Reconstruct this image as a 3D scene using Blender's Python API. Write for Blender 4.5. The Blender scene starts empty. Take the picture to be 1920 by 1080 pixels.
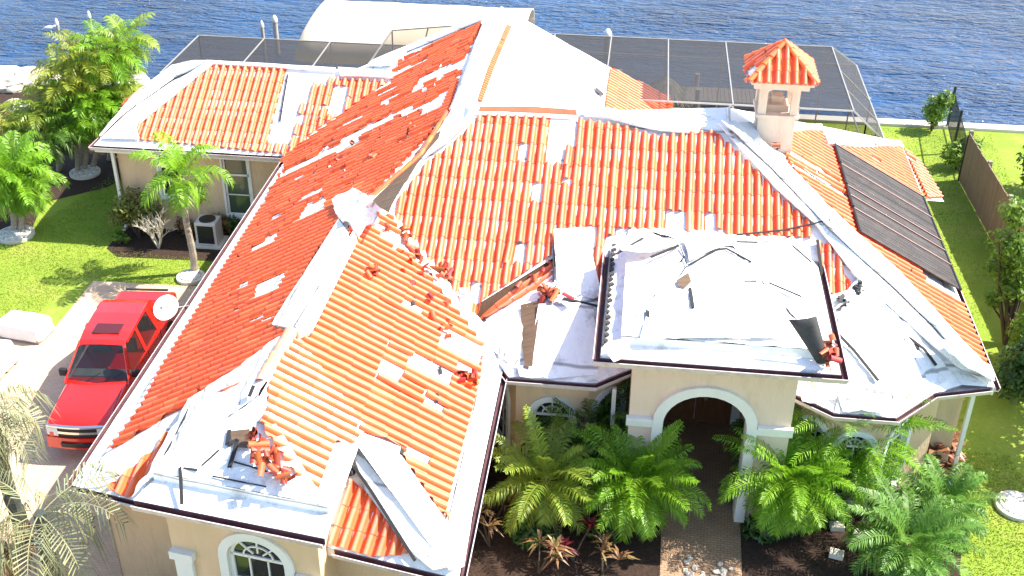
import bpy, bmesh, math, random
from mathutils import Vector, Matrix, noise
random.seed(11)
SC = bpy.context.scene
COL = SC.collection
R = math.radians
# ------------------------------------------------------------------ camera
CAM_F, CAM_H = 2200.0, 16.0
PITCH, ROLL, YAW = R(31.37), R(.56), R(-6.28)
FW = Vector((math.sin(YAW)*math.cos(PITCH), math.cos(YAW)*math.cos(PITCH), -math.sin(PITCH)))
_rt = Vector((math.cos(YAW), -math.sin(YAW), 0)); _up = _rt.cross(FW)
RT = _rt*math.cos(ROLL)+_up*math.sin(ROLL); UP = -_rt*math.sin(ROLL)+_up*math.cos(ROLL)
EYE = Vector((0, 0, CAM_H))
cd = bpy.data.cameras.new('camera'); cam = bpy.data.objects.new('camera', cd); COL.objects.link(cam)
m = Matrix((RT, UP, -FW)).transposed().to_4x4(); m.translation = EYE; cam.matrix_world = m
cd.sensor_width = 36.0; cd.lens = CAM_F/1920*36; cd.clip_start = .1; cd.clip_end = 4000
SC.camera = cam
# ------------------------------------------------------------------ sky, sun, exposure
SUN = Vector((2.0, .62, 2.55)).normalized()
w = bpy.data.worlds.new("World"); SC.world = w; w.use_nodes = True
nt = w.node_tree; bg = nt.nodes['Background']
sk = nt.nodes.new('ShaderNodeTexSky'); sk.sky_type = 'NISHITA'; sk.sun_disc = False
sk.sun_elevation = math.asin(SUN.z); sk.sun_rotation = math.atan2(SUN.x, SUN.y)
nt.links.new(sk.outputs[0], bg.inputs[0]); bg.inputs[1].default_value = .13
ld = bpy.data.lights.new('sun', 'SUN'); ld.energy = 4.4; ld.angle = R(.53); ld.color = (1, .93, .81)
lo = bpy.data.objects.new('sun', ld); COL.objects.link(lo); lo.rotation_euler = SUN.to_track_quat('Z', 'Y').to_euler()
SC.view_settings.view_transform = 'Standard'; SC.view_settings.look = 'None'
SC.view_settings.exposure = 1.5; SC.view_settings.gamma = 1
SC.cycles.max_bounces = 8; SC.cycles.transparent_max_bounces = 12

GZ = .5          # level of the yard
EZ = 3.1         # main eaves
S = .55          # roof pitch (rise over run)

def px(x, y, z):
    """point at height z seen at photo pixel x, y (used to survey the place)"""
    d = FW*CAM_F + RT*(x-960) - UP*(y-540)
    return EYE + d*((z-EYE.z)/d.z)

def z_over(base, x, y):
    best = min((i*.02+GZ for i in range(450)), key=lambda z: (px(x, y, z).xy-base.xy).length)
    return best

# ------------------------------------------------------------------ materials
MATS = {}
def nodes_of(name):
    m = bpy.data.materials.new(name); m.use_nodes = True
    return m, m.node_tree.nodes, m.node_tree.links, m.node_tree.nodes['Principled BSDF']

def mat(name, col, rough=.6, spec=.4, metal=0, var=.12, scale=3., bump=0., bscale=40., attr=False, detail=5, dark=None, dscale=1.2, damt=.0, coat=0, stretch=None, crown_glint=None):
    """painted / weathered surface: colour broken up by two noises, optional per-piece tint and bump"""
    m, N, L, P = nodes_of(name)
    tc = N.new('ShaderNodeTexCoord'); vec = tc.outputs['Object']
    if stretch:
        mp = N.new('ShaderNodeMapping'); mp.inputs['Scale'].default_value = stretch; L.new(vec, mp.inputs[0]); vec = mp.outputs[0]
    nz = N.new('ShaderNodeTexNoise'); nz.inputs['Scale'].default_value = scale; nz.inputs['Detail'].default_value = detail; nz.inputs['Roughness'].default_value = .65
    L.new(vec, nz.inputs['Vector'])
    mr = N.new('ShaderNodeMapRange'); mr.inputs[1].default_value = .3; mr.inputs[2].default_value = .7; mr.inputs[3].default_value = 1-var; mr.inputs[4].default_value = 1+var
    L.new(nz.outputs[0], mr.inputs[0])
    mx = N.new('ShaderNodeMix'); mx.data_type = 'RGBA'; mx.blend_type = 'MULTIPLY'; mx.inputs[0].default_value = 1
    mx.inputs[6].default_value = (*col, 1); L.new(mr.outputs[0], mx.inputs[7]); out = mx.outputs[2]
    if dark is not None:
        n2 = N.new('ShaderNodeTexNoise'); n2.inputs['Scale'].default_value = dscale; n2.inputs['Detail'].default_value = 7; n2.inputs['Roughness'].default_value = .7
        L.new(vec, n2.inputs['Vector'])
        r2 = N.new('ShaderNodeMapRange'); r2.inputs[1].default_value = .5; r2.inputs[2].default_value = .68; r2.inputs[3].default_value = 0; r2.inputs[4].default_value = damt
        L.new(n2.outputs[0], r2.inputs[0])
        m2 = N.new('ShaderNodeMix'); m2.data_type = 'RGBA'; L.new(r2.outputs[0], m2.inputs[0]); L.new(out, m2.inputs[6]); m2.inputs[7].default_value = (*dark, 1); out = m2.outputs[2]
    if attr:
        at = N.new('ShaderNodeAttribute'); at.attribute_name = 'tint'
        m3 = N.new('ShaderNodeMix'); m3.data_type = 'RGBA'; m3.blend_type = 'MULTIPLY'; m3.inputs[0].default_value = 1
        L.new(out, m3.inputs[6]); L.new(at.outputs['Color'], m3.inputs[7]); out = m3.outputs[2]
        if crown_glint:   # sunlit highlight painted as a pale stripe along the tile crowns
            m4 = N.new('ShaderNodeMix'); m4.data_type = 'RGBA'; L.new(at.outputs['Alpha'], m4.inputs[0]); L.new(out, m4.inputs[6]); m4.inputs[7].default_value = (*crown_glint, 1); out = m4.outputs[2]
    L.new(out, P.inputs['Base Color'])
    P.inputs['Roughness'].default_value = rough; P.inputs['Metallic'].default_value = metal; P.inputs['Specular IOR Level'].default_value = spec
    if coat: P.inputs['Coat Weight'].default_value = coat; P.inputs['Coat Roughness'].default_value = .05
    if bump:
        b = N.new('ShaderNodeBump'); b.inputs['Strength'].default_value = bump; b.inputs['Distance'].default_value = .02
        n3 = N.new('ShaderNodeTexNoise'); n3.inputs['Scale'].default_value = bscale; n3.inputs['Detail'].default_value = 6; L.new(vec, n3.inputs['Vector'])
        L.new(n3.outputs[0], b.inputs['Height']); L.new(b.outputs[0], P.inputs['Normal'])
    MATS[name] = m; return m

def membrane(name, col):
    """roofing membrane with lap joints every half metre of height, scuffs, grey stains and rumples"""
    m, N, L, P = nodes_of(name); MATS[name] = m
    tc = N.new('ShaderNodeTexCoord'); vec = tc.outputs['Object']
    def nz(s_, d, lo, hi, a, b, v=vec):
        n = N.new('ShaderNodeTexNoise'); n.inputs['Scale'].default_value = s_; n.inputs['Detail'].default_value = d; n.inputs['Roughness'].default_value = .7; L.new(v, n.inputs['Vector'])
        r = N.new('ShaderNodeMapRange'); r.inputs[1].default_value = lo; r.inputs[2].default_value = hi; r.inputs[3].default_value = a; r.inputs[4].default_value = b; L.new(n.outputs[0], r.inputs[0]); return r.outputs[0], n.outputs[0]
    def mul(a, b):
        k = N.new('ShaderNodeMath'); k.operation = 'MULTIPLY'; L.new(a, k.inputs[0]); L.new(b, k.inputs[1]); return k.outputs[0]
    stain, _ = nz(1.7, 8, .54, .72, 1., .42); speck, _ = nz(22, 3, .68, .74, 1., .3); brd, nf = nz(.7, 3, .3, .7, .94, 1.04)
    wv = N.new('ShaderNodeTexWave'); wv.wave_type = 'BANDS'; wv.bands_direction = 'Z'; wv.inputs['Scale'].default_value = .62; wv.inputs['Distortion'].default_value = .6; wv.inputs['Detail'].default_value = 2; wv.inputs['Detail Scale'].default_value = 1.5; L.new(vec, wv.inputs['Vector'])
    lr = N.new('ShaderNodeMapRange'); lr.inputs[1].default_value = .985; lr.inputs[2].default_value = 1.; lr.inputs[3].default_value = 1; lr.inputs[4].default_value = .4; L.new(wv.outputs['Fac'], lr.inputs[0])
    f = mul(mul(stain, speck), mul(brd, lr.outputs[0]))
    mx = N.new('ShaderNodeMix'); mx.data_type = 'RGBA'; mx.blend_type = 'MULTIPLY'; mx.inputs[0].default_value = 1; mx.inputs[6].default_value = (*col, 1); L.new(f, mx.inputs[7]); L.new(mx.outputs[2], P.inputs['Base Color'])
    P.inputs['Roughness'].default_value = .55
    n3 = N.new('ShaderNodeTexNoise'); n3.inputs['Scale'].default_value = 3.2; n3.inputs['Detail'].default_value = 6; n3.inputs['Distortion'].default_value = 1.5; L.new(vec, n3.inputs['Vector'])
    b = N.new('ShaderNodeBump'); b.inputs['Strength'].default_value = .55; b.inputs['Distance'].default_value = .06; L.new(n3.outputs[0], b.inputs['Height']); L.new(b.outputs[0], P.inputs['Normal'])
def leaf_mat(name, col, rough=.45, trans=.35, spec=.45):
    m, N, L, P = nodes_of(name)
    at = N.new('ShaderNodeAttribute'); at.attribute_name = 'tint'
    mx = N.new('ShaderNodeMix'); mx.data_type = 'RGBA'; mx.blend_type = 'MULTIPLY'; mx.inputs[0].default_value = 1
    mx.inputs[6].default_value = (*col, 1); L.new(at.outputs['Color'], mx.inputs[7])
    L.new(mx.outputs[2], P.inputs['Base Color']); P.inputs['Roughness'].default_value = rough; P.inputs['Specular IOR Level'].default_value = spec
    tr = N.new('ShaderNodeBsdfTranslucent'); L.new(mx.outputs[2], tr.inputs[0])
    ms = N.new('ShaderNodeMixShader'); ms.inputs[0].default_value = trans
    L.new(P.outputs[0], ms.inputs[1]); L.new(tr.outputs[0], ms.inputs[2]); L.new(ms.outputs[0], N['Material Output'].inputs[0])
    MATS[name] = m; return m

mat('tile', (.82, .128, .030), rough=.5, spec=.4, var=.12, scale=2.2, attr=True, dark=(.55, .20, .12), dscale=3.2, damt=.35, bump=.12, bscale=60, crown_glint=(.88, .54, .42))
membrane('under', (.87, .87, .86))
mat('under_grey', (.50, .56, .60), rough=.5, var=.1, scale=2., bump=.3, bscale=6.)
mat('plywood', (.13, .085, .055), rough=.85, var=.25, scale=2.5, stretch=(1, 8, 1), bump=.2)
mat('felt', (.05, .05, .052), rough=.8, var=.3, scale=4, bump=.3)
mat('seam', (.025, .025, .028), rough=.8)
mat('trim', (.78, .76, .74), rough=.45, var=.05, scale=2, dark=(.55, .5, .48), dscale=3, damt=.35)
mat('gutter', (.62, .56, .56), rough=.4, var=.08, dark=(.3, .16, .17), dscale=4, damt=.5)
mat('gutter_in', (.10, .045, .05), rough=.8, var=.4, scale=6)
mat('stucco', (.66, .49, .32), rough=.9, spec=.2, var=.10, scale=1.3, bump=.5, bscale=45, dark=(.42, .31, .21), dscale=2.2, damt=.45, stretch=(1, 1, .28))
mat('stucco_pale', (.72, .58, .47), rough=.9, spec=.2, var=.06, scale=1.3, bump=.5, bscale=45, dark=(.48, .37, .28), dscale=2.2, damt=.45, stretch=(1, 1, .28))
mat('moulding', (.72, .74, .72), rough=.7, var=.05)
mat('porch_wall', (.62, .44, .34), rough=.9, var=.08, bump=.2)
mat('door_wood', (.17, .07, .035), rough=.45, var=.25, scale=5, stretch=(6, 6, .6))
mat('glass', (.02, .025, .028), rough=.06, spec=.8, var=.05)
mat('glass_green', (.05, .085, .05), rough=.1, spec=.7, var=.2, scale=1.5)
mat('frame_white', (.76, .75, .72), rough=.45, var=.04)
mat('metal_dark', (.05, .05, .055), rough=.45, metal=.5)
mat('alu', (.33, .32, .30), rough=.4, metal=.2, var=.08)
mat('car_red', (.66, .012, .006), rough=.25, spec=.5, var=.03, coat=.9)
m_, N_, L_, P_ = nodes_of('car_glass'); MATS['car_glass'] = m_
P_.inputs['Base Color'].default_value = (.012, .016, .018, 1); P_.inputs['Roughness'].default_value = .04; P_.inputs['Specular IOR Level'].default_value = .9
t_ = N_.new('ShaderNodeBsdfTransparent'); t_.inputs[0].default_value = (.75, .85, .82, 1); x_ = N_.new('ShaderNodeMixShader'); x_.inputs[0].default_value = .55
L_.new(t_.outputs[0], x_.inputs[1]); L_.new(P_.outputs[0], x_.inputs[2]); L_.new(x_.outputs[0], N_['Material Output'].inputs[0])
mat('interior', (.20, .19, .18), rough=.8, var=.2)
mat('chrome', (.75, .74, .72), rough=.18, metal=1, var=.03)
mat('black_plastic', (.018, .018, .02), rough=.5)
mat('tyre', (.02, .02, .02), rough=.8)
mat('lamp_glass', (.7, .7, .68), rough=.12, spec=.7)
mat('solar', (.052, .041, .037), rough=.55, spec=.4, var=.3, scale=3, dark=(.12, .10, .09), dscale=2.5, damt=.5)
mat('solar_pipe', (.42, .25, .22), rough=.5)
mat('trunk', (.34, .29, .23), rough=.9, var=.25, scale=9, stretch=(1, 1, 3), bump=.6, bscale=25)
mat('trunk_brown', (.22, .13, .07), rough=.9, var=.35, scale=12, bump=.8, bscale=30)
mat('trunk_dark', (.05, .06, .05), rough=.9, var=.35, scale=12, bump=.8, bscale=30)
mat('bark', (.09, .065, .045), rough=.9, var=.3, scale=9, bump=.6, bscale=30)
mat('dead_twig', (.52, .47, .38), rough=.9, var=.2, scale=5)
mat('canopy', (.80, .66, .46), rough=.7, var=.05, scale=1.5, bump=.1, bscale=4, dark=(.7, .55, .36), dscale=.5, damt=.3)
mat('wood_grey', (.26, .22, .19), rough=.85, var=.25, scale=4, stretch=(1, 6, 1))
mat('piling', (.40, .34, .28), rough=.85, var=.2, scale=6)
mat('concrete', (.64, .60, .52), rough=.9, var=.1, scale=3, dark=(.42, .38, .32), dscale=1.5, damt=.5, bump=.2)
mat('fence_board', (.24, .165, .115), rough=.85, var=.18, scale=2.5, stretch=(1, 5, .4), bump=.2)
mat('white_wrap', (.80, .80, .81), rough=.4, var=.04, bump=.5, bscale=4, dark=(.62, .62, .64), dscale=2, damt=.4)
mat('boat_white', (.82, .81, .78), rough=.3, var=.04)
mat('pebble', (.66, .63, .57), rough=.9, attr=True, var=.1)
mat('rock', (.55, .50, .42), rough=.9, var=.25, scale=3, bump=.6, bscale=9)
mat('clay', (.45, .12, .06), rough=.8, var=.2)
mat('ac_paint', (.58, .54, .53), rough=.5, var=.06)
mat('dish', (.72, .75, .72), rough=.4, var=.05, scale=4)
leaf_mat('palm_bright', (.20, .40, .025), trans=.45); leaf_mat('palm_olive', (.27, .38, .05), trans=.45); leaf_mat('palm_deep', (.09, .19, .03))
leaf_mat('palm_gold', (.30, .36, .04), trans=.45); leaf_mat('palm_pale', (.25, .27, .15), trans=.2); leaf_mat('palm_blue', (.14, .29, .05), trans=.42)
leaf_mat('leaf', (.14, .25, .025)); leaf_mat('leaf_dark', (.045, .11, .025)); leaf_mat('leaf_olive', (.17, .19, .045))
leaf_mat('croton', (.24, .10, .055), trans=.2); leaf_mat('maroon', (.13, .012, .02), trans=.2); leaf_mat('dry', (.2, .125, .055), trans=.2)
leaf_mat('thatch', (.30, .27, .21), rough=.9, trans=.1); leaf_mat('grass_blade', (.22, .32, .035), rough=.6, trans=.3)

def ground_mats():
    # lawn
    m, N, L, P = nodes_of('lawn'); MATS['lawn'] = m
    tc = N.new('ShaderNodeTexCoord')
    def nz(s, d=6, r=.65):
        n = N.new('ShaderNodeTexNoise'); n.inputs['Scale'].default_value = s; n.inputs['Detail'].default_value = d; n.inputs['Roughness'].default_value = r
        L.new(tc.outputs['Object'], n.inputs['Vector']); return n.outputs[0]
    cr = N.new('ShaderNodeValToRGB'); e = cr.color_ramp.elements
    e[0].position = .3; e[0].color = (.16, .25, .03, 1); e[1].position = .72; e[1].color = (.31, .36, .06, 1)
    k = cr.color_ramp.elements.new(.5); k.color = (.22, .31, .038, 1)
    ad = N.new('ShaderNodeMath'); ad.operation = 'MULTIPLY_ADD'; ad.inputs[1].default_value = .45
    L.new(nz(9), ad.inputs[0]); mu = N.new('ShaderNodeMath'); mu.operation = 'MULTIPLY'; mu.inputs[1].default_value = .55; L.new(nz(.9), mu.inputs[0]); L.new(mu.outputs[0], ad.inputs[2])
    L.new(ad.outputs[0], cr.inputs[0])
    pr = N.new('ShaderNodeMapRange'); pr.inputs[1].default_value = .52; pr.inputs[2].default_value = .75; pr.inputs[3].default_value = 0; pr.inputs[4].default_value = .75; L.new(nz(.55, 7, .75), pr.inputs[0])
    px_ = N.new('ShaderNodeMix'); px_.data_type = 'RGBA'; L.new(pr.outputs[0], px_.inputs[0]); L.new(cr.outputs[0], px_.inputs[6]); px_.inputs[7].default_value = (.36, .32, .10, 1)
    L.new(px_.outputs[2], P.inputs['Base Color']); P.inputs['Roughness'].default_value = .85; P.inputs['Specular IOR Level'].default_value = .15
    b = N.new('ShaderNodeBump'); b.inputs['Strength'].default_value = .9; b.inputs['Distance'].default_value = .03; L.new(nz(35, 4), b.inputs['Height']); L.new(b.outputs[0], P.inputs['Normal'])
    # pavers
    def pavers(name, c1, c2, mort, sc):
        m, N, L, P = nodes_of(name); MATS[name] = m
        tc = N.new('ShaderNodeTexCoord'); br = N.new('ShaderNodeTexBrick')
        br.inputs['Scale'].default_value = sc; br.inputs['Color1'].default_value = (*c1, 1); br.inputs['Color2'].default_value = (*c2, 1); br.inputs['Mortar'].default_value = (*mort, 1)
        br.inputs['Mortar Size'].default_value = .018; br.inputs['Bias'].default_value = 0
        mp = N.new('ShaderNodeMapping'); mp.inputs['Rotation'].default_value = (0, 0, R(3)); L.new(tc.outputs['Object'], mp.inputs[0]); L.new(mp.outputs[0], br.inputs['Vector'])
        n = N.new('ShaderNodeTexNoise'); n.inputs['Scale'].default_value = 1.1; n.inputs['Detail'].default_value = 7; n.inputs['Roughness'].default_value = .7; L.new(tc.outputs['Object'], n.inputs['Vector'])
        mr = N.new('ShaderNodeMapRange'); mr.inputs[1].default_value = .3; mr.inputs[2].default_value = .7; mr.inputs[3].default_value = .8; mr.inputs[4].default_value = 1.12; L.new(n.outputs[0], mr.inputs[0])
        mx = N.new('ShaderNodeMix'); mx.data_type = 'RGBA'; mx.blend_type = 'MULTIPLY'; mx.inputs[0].default_value = 1; L.new(br.outputs[0], mx.inputs[6]); L.new(mr.outputs[0], mx.inputs[7])
        L.new(mx.outputs[2], P.inputs['Base Color']); P.inputs['Roughness'].default_value = .85
        b = N.new('ShaderNodeBump'); b.inputs['Strength'].default_value = .4; b.inputs['Distance'].default_value = .01; L.new(br.outputs['Fac'], b.inputs['Height']); b.invert = True; L.new(b.outputs[0], P.inputs['Normal'])
    pavers('drive', (.58, .415, .28), (.64, .465, .315), (.48, .34, .225), 4.2)
    pavers('walk', (.34, .21, .125), (.40, .25, .15), (.15, .09, .06), 4.0)
    pavers('deck', (.52, .27, .17), (.58, .32, .2), (.4, .2, .14), 3.0)
    mat('mulch', (.032, .017, .011), rough=.95, var=.5, scale=14, bump=1., bscale=30, dark=(.07, .036, .02), dscale=9, damt=.6)
    # water
    m, N, L, P = nodes_of('water'); MATS['water'] = m
    tc = N.new('ShaderNodeTexCoord')
    mp = N.new('ShaderNodeMapping'); mp.inputs['Scale'].default_value = (.55, 1.5, 1); mp.inputs['Rotation'].default_value = (0, 0, R(-6)); L.new(tc.outputs['Object'], mp.inputs[0])
    def wn(s, d, ro=.6):
        n = N.new('ShaderNodeTexNoise'); n.inputs['Scale'].default_value = s; n.inputs['Detail'].default_value = d; n.inputs['Roughness'].default_value = ro; n.inputs['Distortion'].default_value = .6
        L.new(mp.outputs[0], n.inputs['Vector']); return n.outputs[0]
    a = N.new('ShaderNodeMath'); a.operation = 'MULTIPLY_ADD'; a.inputs[1].default_value = .55; L.new(wn(3.6, 3), a.inputs[0]); L.new(wn(1.3, 3), a.inputs[2])
    b = N.new('ShaderNodeBump'); b.inputs['Strength'].default_value = 1; b.inputs['Distance'].default_value = .75; g = N.new('ShaderNodeTexNoise'); g.inputs['Scale'].default_value = .16; g.inputs['Detail'].default_value = 3; L.new(mp.outputs[0], g.inputs['Vector'])
    gr = N.new('ShaderNodeMapRange'); gr.inputs[1].default_value = .35; gr.inputs[2].default_value = .65; gr.inputs[3].default_value = .35; gr.inputs[4].default_value = 1.35; L.new(g.outputs[0], gr.inputs[0])
    gm = N.new('ShaderNodeMath'); gm.operation = 'MULTIPLY'; L.new(a.outputs[0], gm.inputs[0]); L.new(gr.outputs[0], gm.inputs[1])
    L.new(gm.outputs[0], b.inputs['Height']); L.new(b.outputs[0], P.inputs['Normal'])
    n = N.new('ShaderNodeTexNoise'); n.inputs['Scale'].default_value = .06; n.inputs['Detail'].default_value = 3; L.new(tc.outputs['Object'], n.inputs['Vector'])
    cr = N.new('ShaderNodeValToRGB'); e = cr.color_ramp.elements
    e[0].position = .35; e[0].color = (.005, .04, .125, 1); e[1].position = .65; e[1].color = (.01, .08, .225, 1)
    L.new(n.outputs[0], cr.inputs[0]); L.new(cr.outputs[0], P.inputs['Base Color'])
    P.inputs['Roughness'].default_value = .12; P.inputs['IOR'].default_value = 1.33; P.inputs['Specular IOR Level'].default_value = .36
    # insect screen: dark woven mesh that lets about half of the light through
    m, N, L, P = nodes_of('screen'); MATS['screen'] = m
    P.inputs['Base Color'].default_value = (.038, .036, .035, 1); P.inputs['Roughness'].default_value = .7
    t = N.new('ShaderNodeBsdfTransparent'); ms = N.new('ShaderNodeMixShader'); ms.inputs[0].default_value = .62
    L.new(t.outputs[0], ms.inputs[1]); L.new(P.outputs[0], ms.inputs[2]); L.new(ms.outputs[0], N['Material Output'].inputs[0])
ground_mats()

# ------------------------------------------------------------------ object helpers
def tag(o, label, cat, group=None):
    o['label'] = label; o['category'] = cat
    if group: o['group'] = group
    return o

def thing(name, label, cat, loc=(0, 0, 0), group=None):
    o = bpy.data.objects.new(name, None); COL.objects.link(o); o.location = loc; o.empty_display_size = .2
    return tag(o, label, cat, group)

class MB:
    """collects faces, then links them as one mesh object; world coordinates"""
    def __init__(s): s.v = []; s.f = []; s.m = []; s.t = []; s.al = {}
    def face(s, pts, mi=0, t=1.):
        i = len(s.v); s.v.extend([tuple(p) for p in pts]); s.f.append(tuple(range(i, i+len(pts)))); s.m.append(mi); s.t.append(t)
    def grid(s, rows, mi=0, t=1., close=False):
        i = len(s.v); n = len(rows[0])
        for r in rows: s.v.extend([tuple(p) for p in r])
        for a in range(len(rows)-1):
            for b in range(n if close else n-1):
                c = (b+1) % n
                s.f.append((i+a*n+b, i+a*n+c, i+(a+1)*n+c, i+(a+1)*n+b)); s.m.append(mi); s.t.append(t)
    def box(s, lo, hi, mi=0, t=1., M=None):
        P = [Vector((x, y, z)) for z in (lo[2], hi[2]) for y in (lo[1], hi[1]) for x in (lo[0], hi[0])]
        if M: P = [M @ p for p in P]
        i = len(s.v); s.v.extend([tuple(p) for p in P])
        for q in ((0, 2, 3, 1), (4, 5, 7, 6), (0, 1, 5, 4), (2, 6, 7, 3), (0, 4, 6, 2), (1, 3, 7, 5)):
            s.f.append(tuple(i+k for k in q)); s.m.append(mi); s.t.append(t)
    def beam(s, a, b, wd, hd, mi=0, up=Vector((0, 0, 1)), t=1.):
        a, b = Vector(a), Vector(b); d = (b-a).normalized(); x = d.cross(up)
        if x.length < 1e-3: x = d.cross(Vector((1, 0, 0)))
        x.normalize(); u = x.cross(d).normalized()
        c = [(-wd/2, -hd/2), (wd/2, -hd/2), (wd/2, hd/2), (-wd/2, hd/2)]
        A = [a+x*p+u*q for p, q in c]; B = [b+x*p+u*q for p, q in c]
        s.grid([A, B], mi, t, True); s.face(A[::-1], mi, t); s.face(B, mi, t)
    def tube(s, path, radii, n=8, mi=0, t=1., cap=True):
        path = [Vector(p) for p in path]
        if not hasattr(radii, '__len__'): radii = [radii]*len(path)
        rows = []; ref = Vector((.31, .87, .2))
        for k, p in enumerate(path):
            d = (path[min(k+1, len(path)-1)]-path[max(k-1, 0)]).normalized()
            x = d.cross(ref); x = (x if x.length > .05 else d.cross(Vector((0, 0, 1)))).normalized(); y = d.cross(x)
            rows.append([p+(x*math.cos(2*math.pi*q/n)+y*math.sin(2*math.pi*q/n))*radii[k] for q in range(n)])
        s.grid(rows, mi, t, True)
        if cap: s.face(rows[0][::-1], mi, t); s.face(rows[-1], mi, t)
    def lathe(s, prof, c, n=20, mi=0):
        c = Vector(c)
        s.grid([[c+Vector((r*math.cos(2*math.pi*q/n), r*math.sin(2*math.pi*q/n), z)) for q in range(n)] for r, z in prof], mi, 1., True)
    def build(s, name, mats, parent=None, smooth=False, bevel=0, tint=False, flip=False):
        me = bpy.data.meshes.new(name)
        org = Vector((0, 0, 0))
        if parent is not None:
            p = parent
            while p is not None: org += Vector(p.location); p = p.parent
            own = org
        if parent is None and s.v:
            xs = [v[0] for v in s.v]; ys = [v[1] for v in s.v]; own = Vector(((min(xs)+max(xs))/2, (min(ys)+max(ys))/2, min(v[2] for v in s.v)))
        me.from_pydata([(v[0]-own.x, v[1]-own.y, v[2]-own.z) for v in s.v], [], s.f)
        for k in (mats if isinstance(mats, (list, tuple)) else [mats]): me.materials.append(MATS[k])
        me.polygons.foreach_set('material_index', s.m)
        if smooth: me.polygons.foreach_set('use_smooth', [True]*len(s.f))
        if tint:
            ca = me.color_attributes.new('tint', 'FLOAT_COLOR', 'CORNER'); arr = []
            for i, (f, t) in enumerate(zip(s.f, s.t)):
                q = (t, t, t) if not isinstance(t, tuple) else t
                al = s.al.get(i)
                for c in range(len(f)): arr.extend((*q, al[c] if al else 0.))
            ca.data.foreach_set('color', arr)
        me.update()
        o = bpy.data.objects.new(name, me); COL.objects.link(o)
        if parent is not None: o.parent = parent
        else: o.location = own
        if bevel:
            bm = bmesh.new(); bm.from_mesh(me); bmesh.ops.remove_doubles(bm, verts=bm.verts, dist=1e-5)
            es = [e for e in bm.edges if len(e.link_faces) == 2 and e.calc_face_angle(0) > .5]
            bmesh.ops.bevel(bm, geom=es, offset=bevel, segments=2, affect='EDGES', profile=.6); bm.to_mesh(me); bm.free()
        return o

def ext_normals(o):
    bm = bmesh.new(); bm.from_mesh(o.data); bmesh.ops.remove_doubles(bm, verts=bm.verts, dist=1e-5); bmesh.ops.recalc_face_normals(bm, faces=bm.faces); bm.to_mesh(o.data); bm.free(); return o

def structure(o): o['kind'] = 'structure'; return o

# ------------------------------------------------------------------ planes and roof covering
class Plane:
    def __init__(s, p, n):
        s.p = Vector(p); s.n = Vector(n).normalized()
        up = Vector((0, 0, 1)); s.v = (up-s.n*up.dot(s.n)).normalized(); s.u = s.v.cross(s.n)
    def hit(s, x, y):
        d = FW*CAM_F + RT*(x-960) - UP*(y-540)
        return EYE + d*((s.p-EYE).dot(s.n)/d.dot(s.n))
    def to2(s, P): q = Vector(P)-s.p; return (q.dot(s.u), q.dot(s.v))
    def to3(s, a, b, h=0.): return s.p+s.u*a+s.v*b+s.n*h
    def at(s, x, y, h=0.):
        q = (s.p.dot(s.n)-s.n.x*x-s.n.y*y)/s.n.z
        return Vector((x, y, q))+s.n*h

def inside(p, poly):
    c = False; n = len(poly); x, y = p
    for i in range(n):
        (x1, y1), (x2, y2) = poly[i], poly[(i+1) % n]
        if (y1 > y) != (y2 > y) and x < (x2-x1)*(y-y1)/(y2-y1)+x1: c = not c
    return c

def spans(poly, u):
    vs = []
    for i in range(len(poly)):
        (x1, y1), (x2, y2) = poly[i], poly[(i+1) % len(poly)]
        if (x1 > u) != (x2 > u): vs.append(y1+(y2-y1)*(u-x1)/(x2-x1))
    vs.sort(); return list(zip(vs[::2], vs[1::2]))

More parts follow.
